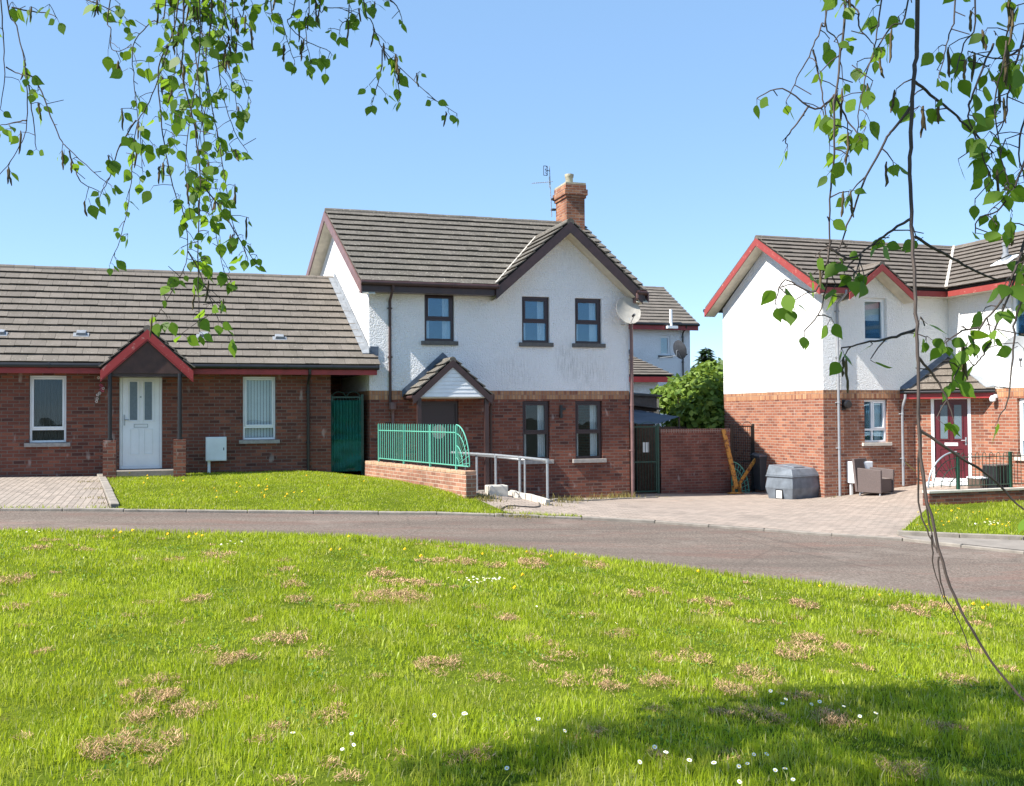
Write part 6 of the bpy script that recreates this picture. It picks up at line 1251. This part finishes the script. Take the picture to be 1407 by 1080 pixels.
    spray('R', [([(1312,0),(1306,40),(1298,75),(1290,105)], 1.9, {'dens': 16}), ([(1340,0),(1325,60),(1312,100)], 1.75, {'dens': 11}), ([(1388,0),(1384,40),(1378,90),(1366,140),(1376,215),(1385,260),(1360,290)], 1.75, {'dens': 22}), ([(1412,20),(1398,80),(1385,130),(1380,165),(1360,200)], 1.8, {'dens': 24, 'free': 1}), ([(1365,60),(1340,120),(1330,160),(1345,200),(1358,240)], 1.75, {'dens': 18, 'free': 1}), ([(1412,210),(1395,255),(1370,290),(1345,300),(1340,320)], 1.75, {'dens': 16, 'free': 1}), ([(1412,320),(1395,370),(1375,415),(1350,445),(1325,490),(1310,520)], 1.75, {'dens': 22, 'free': 1, 'r': .0028}), ([(1412,345),(1380,420),(1355,480),(1340,500),(1318,520)], 1.8, {'dens': 14, 'free': 1}), ([(1412,390),(1398,430),(1392,480),(1386,545),(1372,575)], 1.72, {'dens': 3, 'free': 1}), ([(1412,60),(1375,80),(1330,70)], 1.8, {'dens': 18, 'free': 1}), ([(1345,450),(1322,455),(1300,470)], 1.75, {'free': 1, 'dens': 16}), ([(1412,150),(1400,200),(1408,250)], 1.8, {'free': 1, 'dens': 22})], 31, .033, catk=.25)
    # the crown above, out of sight, that shades the foreground
    bl = []
    for x, y, z, r in [(-3.1,3.45,5.7,.4),(-2.5,3.65,5.8,.5),(-1.8,3.95,5.9,.6),(-1.1,4.15,6.0,.62),(-.4,4.15,6.0,.62),(.3,4.2,6.1,.6),(-1.9,3.25,5.9,.6),(-1.1,3.35,6.1,.65),(-.2,3.2,5.9,.65),(.6,3.5,5.8,.5),(-3.3,2.95,5.7,.35),(-5.3,3.55,5.6,.38),(-.9,2.6,5.9,.5),(-2.4,0,7.6,1.3),(-2.6,1.6,8.2,1.1),(-2,2.6,7.4,.8)]:
        bl.append((x, y, z, r, r*.72, r*.6))
    v, f, s = leaf_cloud(bl, 17000, .036, up=.2); np_mesh('crown', v, f, s, 'leaf', T)
    mb = MB()
    for b in bl:
        st = min(LS['C']+LS['L']+LS['R'], key=lambda q: (q-V(b[:3])).length); mb.tube([st, st.lerp(V(b[:3]), .5)+V((0, 0, .12)), V(b[:3])], [.014, .009, .003], 6)
    mb.build('branch', 'bark', T, smooth=True)
birch()
# ================================================================== LIGHT, SKY, CAMERA
SUN = V((-1, -.14, 1.1)).normalized()
ld = bpy.data.lights.new('sun', 'SUN'); ld.energy = 5; ld.angle = math.radians(.5); ld.color = (1, .95, .87); lo = bpy.data.objects.new('sun', ld); COL.objects.link(lo); lo.rotation_euler = SUN.to_track_quat('Z', 'Y').to_euler(); lo.location = (-30, 0, 40)
w = bpy.data.worlds.new('World'); SC.world = w; w.use_nodes = True; nt = w.node_tree; bg = nt.nodes['Background']
sk = nt.nodes.new('ShaderNodeTexSky'); sk.sky_type = 'NISHITA'; sk.sun_disc = False; sk.sun_elevation = math.asin(SUN.z); sk.sun_rotation = math.atan2(SUN.x, SUN.y); sk.air_density = .95; sk.dust_density = .12; sk.ozone_density = 1.7; sk.altitude = 1800
nt.links.new(mix(nt, .6, sk.outputs[0], (1.0, 1.82, 2.95)), bg.inputs[0]); bg.inputs[1].default_value = .14
cd = bpy.data.cameras.new('camera'); cd.sensor_width = 36; cd.lens = 36*FPX/1407; cd.clip_end = 3000; cd.clip_start = .05
co = bpy.data.objects.new('camera', cd); COL.objects.link(co); co.location = EYE
from mathutils import Matrix
co.rotation_euler = Matrix((RI, UP, -FW)).transposed().to_euler()
SC.camera = co
SC.render.engine = 'CYCLES'; SC.cycles.max_bounces = 8; SC.cycles.transparent_max_bounces = 12
SC.view_settings.view_transform = 'Standard'; SC.view_settings.look = 'None'; SC.view_settings.exposure = 1.18; SC.view_settings.gamma = 1
